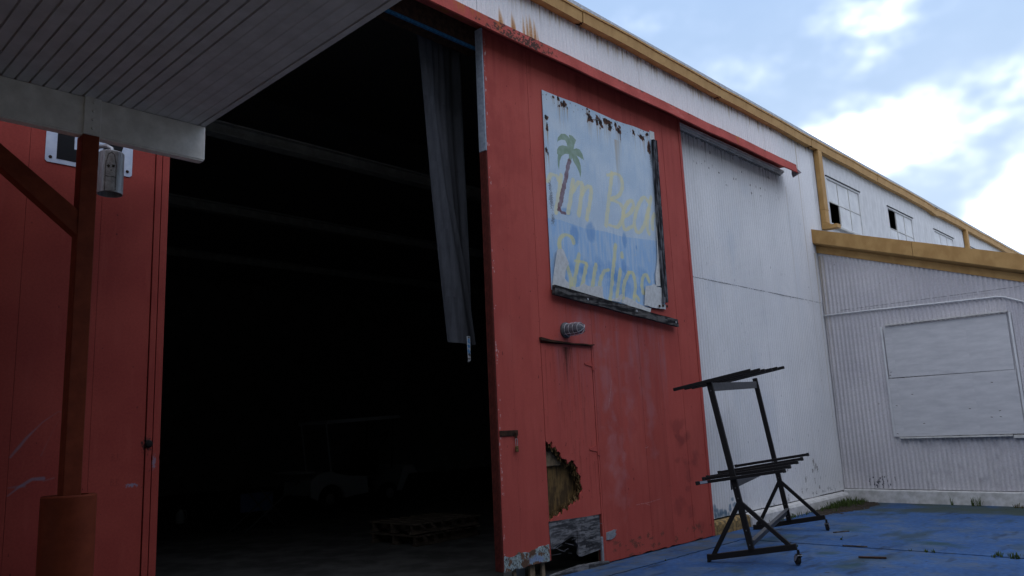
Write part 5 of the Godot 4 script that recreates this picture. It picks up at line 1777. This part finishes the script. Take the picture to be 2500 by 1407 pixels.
func rack() -> void:
	var th := deg_to_rad(15.0)
	var a := Vector3(cos(th), 0, -sin(th))    # along the rack
	var b := Vector3(sin(th), 0, cos(th))     # across it
	var O := Vector3(7.778, 0, 1.855)
	var r := thing("tube_rack", "black steel rack on casters leaning over, with two tiers of cross bars", "rack", O)
	var P := func(s: float, bb: float, y: float) -> Vector3: return a * s + b * bb + Vector3(0, y, 0)
	var frames := [[0.0, -.878, .045, .0, .178, -.458, .125, -.731, 1.885, -.585, .64], [2.53, -.945, .028, -.06, .172, -.537, .135, -.765, 1.985, -.60, .70]]
	for f in frames:
		var s: float = f[0]
		var lb: Vector3 = P.call(s, f[1], f[2])
		var rb: Vector3 = P.call(s, f[3], f[4])
		var st := mb()
		bar(st, lb, rb, Vector3.UP, .058, .05, .003)
		put(st, "base_bar", M.steel_black, r)
		st = mb()
		bar(st, lb.lerp(rb, -.012) + Vector3(0, .035, 0), lb.lerp(rb, -.012) - Vector3(0, .045, 0), b, .03, .055, .003)
		put(st, "end_plate", M.steel_black, r)
		var foot := lb.lerp(rb, .5)
		var top: Vector3 = P.call(s, f[7], f[8])
		st = mb()
		bar(st, foot, top, b, .058, .05, .003)
		var up := put(st, "upright", M.steel_black, r)
		var ap := foot.lerp(top, .28)
		for k in [.045, .93]:
			st = mb()
			bar(st, lb.lerp(rb, k) + Vector3(0, .015, 0), ap, b, .042, .04, .003)
			put(st, "strut", M.steel_black, r)
		for k in [.04, .12, .3, .36, .93]:
			st = mb()
			var pos := foot.lerp(top, k) - a * .026
			lathe(st, Transform3D(Basis(b, -a, a.cross(b)).orthonormalized(), pos), [Vector2(.008, 0), Vector2(.007, .004), Vector2(0, .005)], 8)
			put(st, "bolt", M.steel_grey, up)
		# caster at the right end; the far frame keeps one on the left as well
		caster(r, rb + Vector3(0, -.03, 0) + b * .01, 0.9 if s < 1 else 0.2, b, a)
		if s > 1:
			st = mb()
			var cl := lb + b * .05 + a * .05
			lathe(st, Transform3D(Basis(Vector3.BACK, 1.2) * Basis(Vector3.RIGHT, .5), cl + Vector3(0, .03, 0)), [Vector2(.012, -.018), Vector2(.045, -.018), Vector2(.05, -.012), Vector2(.05, .012), Vector2(.045, .018), Vector2(.012, .018)], 20)
			put(st, "caster_wheel", M.rubber, r)
	# lengthwise rails
	for q in [[-.60, .775, -.62, .83, .10, .012], [-.712, 1.80, -.745, 1.895, .09, .012]]:
		var st := mb()
		bar(st, P.call(.03, q[0], q[1]), P.call(2.5, q[2], q[3]), Vector3.UP, q[4], q[5], .002)
		put(st, "rail", M.steel_grey, r)
	var st := mb()
	bar(st, P.call(.03, -.455, .18), P.call(2.5, -.52, .24), Vector3.UP, .075, .012, .002)
	bar(st, P.call(.03, -.44, .218), P.call(2.5, -.505, .278), b, .05, .008, .002)
	put(st, "stretcher", M.steel_grey, r)
	# cross bars: distance along, left end, its height, right end, its height
	var low := [[.0, -.938, .80, -.032, .918], [.25, -.947, .824, -.03, .94], [.6, -1.0, .818, -.01, .965], [.82, -.92, .852, .01, .988], [1.8, -.954, .866, -.074, .99]]
	for i in low.size():
		var q = low[i]
		var s0: float = q[0] - (.045 if q[0] < .1 else 0.0)
		st = mb()
		bar(st, P.call(s0, q[1], q[2]), P.call(s0, q[3], q[4]), Vector3.UP, .032, .032, .003)
		put(st, "cross_bar", M.steel_black, r)
		st = mb()
		bar(st, P.call(s0, q[1] - .012, q[2] - .0015), P.call(s0, q[1] + .02, q[2] + .003), Vector3.UP, .04, .04, .004)
		put(st, "bar_cap", M.rubber, r)
		st = mb()
		bar(st, P.call(s0, q[3] - .02, q[4] - .003), P.call(s0, q[3] + .012, q[4] + .0015), Vector3.UP, .04, .04, .004)
		put(st, "bar_cap", M.rubber, r)
	st = mb()
	bar(st, P.call(-.0625, -.90, .806), P.call(-.0625, -.82, .816), Vector3.UP, .026, .002, .0005)
	put(st, "bare_patch", M.grey_blue, r)
	for q in [[.0, -1.11, 1.795, -.27, 1.945], [.3, -1.09, 1.815, -.24, 1.965], [.6, -1.09, 1.83, -.248, 1.972], [1.0, -1.08, 1.86, -.245, 2.0], [1.3, -1.08, 1.88, -.235, 2.027], [1.8, -1.08, 1.91, -.242, 2.061]]:
		var s0: float = q[0] - (.045 if q[0] < .1 else 0.0)
		st = mb()
		bar(st, P.call(s0, q[1], q[2]), P.call(s0, q[3], q[4]), Vector3.UP, .034, .034, .003)
		put(st, "cross_bar", M.steel_black, r)


func caster(r: Node3D, top: Vector3, turn: float, b: Vector3, a: Vector3) -> void:
	var c := Node3D.new()
	c.name = "caster"
	r.add_child(c, true)
	c.position = Vector3(top.x, 0, top.z)
	c.rotation.y = turn
	var h := top.y
	var st := mb()
	lathe(st, Transform3D.IDENTITY, [Vector2(.013, h - .045), Vector2(.013, h), Vector2(0, h)], 10)
	lathe(st, Transform3D.IDENTITY, [Vector2(.0, h - .06), Vector2(.028, h - .055), Vector2(.03, h - .042), Vector2(.0, h - .04)], 16)
	put(st, "stem", M.steel_black, c)
	st = mb()
	for s in [-1.0, 1.0]:
		prism(st, poly([[-.03, h - .05], [.03, h - .05], [.05, .06], [.045, .04], [.025, .04], [.0, h - .08]]), Transform3D(Basis(Vector3(1, 0, 0), Vector3.UP, Vector3(0, 0, 1)), Vector3(0, 0, s * .024)), -.002, .002)
	bx(st, -.03, .03, h - .054, h - .049, -.026, .026, .001)
	put(st, "fork", M.galv, c)
	st = mb()
	lathe(st, Transform3D(Basis(Vector3.RIGHT, PI / 2), Vector3(.03, .051, 0)), [Vector2(.0, -.018), Vector2(.042, -.018), Vector2(.05, -.012), Vector2(.05, .012), Vector2(.042, .018), Vector2(0, .018)], 24)
	put(st, "wheel", M.rubber, c)


func inside() -> void:
	# small open utility cart, side on
	var c := thing("golf_cart", "white open cart with a flat roof standing in the dark warehouse", "cart", Vector3(8.7, 0, -9.0))
	var X := Transform3D.IDENTITY
	var st := mb()
	var cowl := [Vector2(.02, .30), Vector2(.0, .45), Vector2(.03, .62), Vector2(.2, .74), Vector2(.5, .77), Vector2(.62, .72), Vector2(.9, .66), Vector2(1.36, .62), Vector2(1.40, .28), Vector2(.92, .24)]
	for k in 9:
		var an := PI * k / 8.0
		cowl.append(Vector2(.5 + cos(an) * .32 + .0, .22 + sin(an) * .30))
	cowl.append(Vector2(.14, .24))
	prism(st, PackedVector2Array(cowl), X, .45, .52)
	put(st, "side_panel", M.cart, c)
	st = mb()
	prism(st, poly([[.0, .32], [.03, .62], [.2, .73], [.5, .76], [.5, .70], [.1, .5], [.06, .32]]), X, -.5, .44)
	put(st, "front_cowl", M.cart, c)
	st = mb()
	bx(st, -.28, .12, .76, .80, -.45, .5, .01)
	put(st, "front_rack", M.cart, c)
	st = mb()
	bx(st, .3, 2.3, .22, .27, -.5, .44, .005)
	put(st, "floor_pan", M.steel_grey, c)
	for z in [-.47, .47]:
		st = mb()
		tube(st, [Vector3(.52, .74, z), Vector3(.46, 1.25, z), Vector3(.40, 1.74, z)], .017, 8)
		put(st, "windscreen_post", M.cart, c)
		st = mb()
		tube(st, [Vector3(2.05, .75, z), Vector3(2.1, 1.78, z)], .017, 8)
		put(st, "rear_post", M.steel_black, c)
	st = mb()
	prism(st, poly([[.36, 1.73], [.40, 1.79], [2.2, 1.87], [2.27, 1.83], [2.2, 1.80], [.42, 1.72]]), X, -.55, .55)
	put(st, "roof", M.cart, c)
	st = mb()
	bx(st, 1.15, 1.7, .62, .74, -.5, .44, .03)
	bx(st, 1.62, 1.75, .74, 1.15, -.5, .44, .03)
	put(st, "seat", M.rubber, c)
	st = mb()
	prism(st, poly([[2.15, .25], [2.3, .25], [2.5, .6], [2.75, .6], [2.6, .78], [2.36, .76]]), X, -.5, .5)
	put(st, "rear_panel", M.cart, c)
	for q in [[.5, .40], [2.0, .40], [.5, -.42], [2.0, -.42]]:
		st = mb()
		lathe(st, Transform3D(Basis(Vector3.RIGHT, PI / 2), Vector3(q[0], .22, q[1])), [Vector2(.0, -.09), Vector2(.19, -.09), Vector2(.222, -.06), Vector2(.222, .06), Vector2(.19, .09), Vector2(.12, .09), Vector2(.11, .06), Vector2(0, .06)], 24)
		var w := put(st, "wheel", M.rubber, c)
		st = mb()
		lathe(st, Transform3D(Basis(Vector3.RIGHT, PI / 2), Vector3(q[0], .22, q[1])), [Vector2(.11, .062), Vector2(.05, .075), Vector2(0, .075)], 16)
		put(st, "hub", M.galv, w)
	# two pallets stacked
	for k in 2:
		var p := thing("wooden_pallet", ["worn wooden pallet lying on the dark floor under another pallet", "worn wooden pallet lying on top of another in the dark doorway"][k], "pallet", Vector3(7.35, .15 * k - .006, -3.35), "pallets inside the doorway")
		p.rotation.y = .06 - .05 * k
		for i in 3:
			st = mb()
			bx(st, -.6, .6, .0, .02, -.47 + i * .42, -.37 + i * .42, .002)
			put(st, "bottom_board", M.pallet, p)
			st = mb()
			bx(st, -.6, .6, .0205, .115, -.44 + i * .42, -.40 + i * .42, .002)
			put(st, "stringer", M.pallet, p)
		for i in 7:
			st = mb()
			bx(st, -.6 + i * .183, -.6 + i * .183 + .1, .1155, .135, -.5, .5, .002)
			put(st, "top_board", M.pallet, p)
	# folding trestle
	var f := thing("folding_stand", "thin folding metal stand on the dark warehouse floor", "stand", Vector3(6.7, 0, -6.65))
	for z in [-.25, .25]:
		for q in [[-.5, .5], [.35, -.25]]:
			st = mb()
			tube(st, [Vector3(q[0], .01, z), Vector3(q[1], .75, z)], .012, 8)
			put(st, "leg", M.steel_grey, f)
	st = mb()
	tube(st, [Vector3(-.25, .75, -.25), Vector3(-.25, .75, .25)], .012, 8)
	tube(st, [Vector3(.5, .75, -.25), Vector3(.5, .75, .25)], .012, 8)
	put(st, "crossbar", M.steel_grey, f)
	st = mb()
	bx(st, -.28, .3, .30, .60, -.26, -.25, .002)
	put(st, "cloth_panel", plain(lin(.08, .11, .22), .9), f)
	# jug
	var j := thing("plastic_jug", "small white plastic jug with a handle on the dark floor", "jug", Vector3(6.57, 0, -9.5))
	st = mb()
	lathe(st, Transform3D.IDENTITY, [Vector2(0, 0), Vector2(.07, 0), Vector2(.075, .02), Vector2(.075, .16), Vector2(.05, .2), Vector2(.03, .22), Vector2(.03, .25), Vector2(0, .25)], 18)
	put(st, "body", M.cart, j)
	st = mb()
	tube(st, [Vector3(.03, .22, 0), Vector3(.1, .22, 0), Vector3(.125, .18, 0), Vector3(.12, .09, 0), Vector3(.07, .06, 0)], .01, 8)
	put(st, "handle", M.cart, j)


func tuft(st: SurfaceTool, c: Vector3, n: int, h: float, spread: float, lie := .6) -> void:
	for i in n:
		var an := rng.randf() * TAU
		var d := Vector3(cos(an), 0, sin(an))
		var side := Vector3(-d.z, 0, d.x)
		var base := c + d * rng.randf() * spread
		var hh := h * rng.randf_range(.35, 1.0)
		var w := rng.randf_range(.0025, .0055)
		var bend := rng.randf_range(.1, 1.0) * lie
		var p0 := base
		var p1 := base + d * hh * bend * .35 + Vector3(0, hh * .6, 0)
		var p2 := base + d * hh * bend * .9 + Vector3(0, hh * lerpf(1.0, .55, bend), 0)
		quad(st, p0 - side * w, p0 + side * w, p1 + side * w * .8, p1 - side * w * .8)
		tri(st, p1 - side * w * .8, p1 + side * w * .8, p2)


func plants() -> void:
	# soil heap with grass in the corner
	var st := mb()
	var nz := FastNoiseLite.new()
	nz.seed = 77
	nz.frequency = 4.0
	var hgt := func(x, z):
		var d := Vector2((x - 12.95) / 1.15, (z - .38) / .34).length() + nz.get_noise_2d(x, z) * .5
		return clampf((1.0 - d) * .05, -.02, .05) + nz.get_noise_2d(x * 5.0, z * 5.0) * .006
	for i in 60:
		for k in 24:
			var x0 := lerpf(11.4, 13.7, i / 60.0)
			var x1 := lerpf(11.4, 13.7, (i + 1) / 60.0)
			var z0 := lerpf(.06, 1.0, k / 24.0)
			var z1 := lerpf(.06, 1.0, (k + 1) / 24.0)
			quad(st, Vector3(x0, hgt.call(x0, z1), z1), Vector3(x1, hgt.call(x1, z1), z1), Vector3(x1, hgt.call(x1, z0), z0), Vector3(x0, hgt.call(x0, z0), z0))
	var s := put(st, "soil", M.soil, self)
	s.set_meta("kind", "stuff")
	tag(s, "dark soil and leaf litter gathered in the corner of the two walls", "soil")
	st = mb()
	for i in 150:
		var x := 12.9 + rng.randfn(0, .28)
		var z := .26 + absf(rng.randfn(0, .1))
		tuft(st, Vector3(minf(x, 13.6), .01, z), 9, rng.randf_range(.06, .17), .06)
	for i in 40:
		tuft(st, Vector3(rng.randf_range(10.6, 12.6), .0, .16 + absf(rng.randfn(0, .05))), 6, rng.randf_range(.03, .09), .05)
	s = put(st, "grass", M.grass, self)
	s.set_meta("kind", "stuff")
	tag(s, "matted green grass along the footing in the wall corner", "grass")
	var spots := [[13.60, 2.02, 40, .20, .07, "spiky green weed at the annex footing, left of the brown one"], [13.62, 1.72, 12, .20, .05, "thin sparse weed with a few tall stalks at the annex footing"], [13.55, 2.68, 70, .10, .16, "brown dry clump of weeds at the annex footing"],
		[9.12, 3.42, 110, .075, .16, "bushy low weed growing in the slab joint"], [9.12, 2.46, 16, .04, .05, "small weed beside a twig in the slab joint"], [9.12, 2.68, 45, .045, .06, "dense little cushion of weed in the slab joint"],
		[8.35, 1.62, 18, .07, .04, "tiny weed growing beside the rack's front caster"], [9.55, 1.62, 14, .075, .05, "forked sprig growing from the slab behind the rack"], [8.85, 1.28, 40, .05, .10, "low weed under the rack's long stretcher"], [7.4, .57, 16, .03, .04, "small weed in the joint in front of the red door"]]
	for q in spots:
		var w := thing("weed", q[5], "weed", Vector3(q[0], 0, q[1]), "weeds in the yard")
		st = mb()
		for k in maxi(1, q[2] / 10):
			tuft(st, Vector3(rng.randf_range(-1, 1) * q[4] * .3, -.004, rng.randf_range(-1, 1) * q[4]), 10, q[3], .02, .9)
		put(st, "blades", M.grass_dry if q[0] > 13.5 and q[1] > 2.5 else M.grass, w).set_meta("kind", "stuff")


func debris() -> void:
	for q in [[Vector3(9.13, 0, 1.90), .26, .022, 1.45, "short dark stick lying in the slab joint"], [Vector3(8.50, 0, 2.31), .26, .035, 1.30, "flat brown lath lying on the blue concrete"], [Vector3(10.15, 0, 1.35), .22, .03, .55, "dark splinter lying beside the rack's rear caster"]]:
		var d := thing("wood_stick", q[4], "stick", q[0], "bits of wood on the ground")
		var st := mb()
		var o := PackedVector2Array()
		for k in 7:
			o.append(Vector2(lerpf(-q[1] / 2, q[1] / 2, k / 6.0), -q[2] / 2 + rng.randf_range(-.003, .003)))
		for k in 7:
			o.append(Vector2(lerpf(q[1] / 2, -q[1] / 2, k / 6.0), q[2] / 2 + rng.randf_range(-.004, .004)))
		prism(st, o, Transform3D(Basis(Vector3.RIGHT, Vector3(0, 0, -1), Vector3.UP), Vector3.ZERO), 0.002, .014)
		d.rotation.y = -q[3]
		put(st, "stick", M.wood_dark if q[2] < .034 else M.rust_dark, d)


func across() -> void:
	# unseen building added behind the viewer to keep the low sky off the walls
	var b := thing("added_sky_blocker", "added dark corrugated building behind the viewer that blocks the low sky", "building")
	var clad := noisy(lin(.11, .12, .11), lin(.075, .085, .075), 1.5, 0.9, 0.0, 151, Vector3(2, .5, 2))
	var t := Transform3D(Basis(Vector3(-1, 0, 0), Vector3.UP, Vector3(0, 0, -1)), Vector3(0, 0, 10.6))
	var uvf := func(_u, _v): return Vector2.ZERO
	# raised on the left to darken the doorway, lower on the right
	for q in [[-16.0, 2.6, 12.0, "wall_sheet"], [2.6, 22.0, 8.4, "wall_sheet"]]:
		var x: float = q[0]
		while x < q[1] - .01:
			var x1 := minf(x + PITCH * 18, q[1])
			var sh := mb()
			corrugated(sh, t, -x1, -x, 0.0, flat_top(q[2]), .02, .0085, uvf, 1, null, 4)
			put(sh, q[3], clad, b)
			x = x1
		var st := mb()
		bx(st, q[0], q[1] - .01, -.05, q[2] - .02, 10.62, 22.0)
		put(st, "body", clad, b)
		st = mb()
		bx(st, q[0] - .2, q[1] + .2, q[2], q[2] + .2, 10.4, 22.2, .02)
		put(st, "roof", M.galv, b)
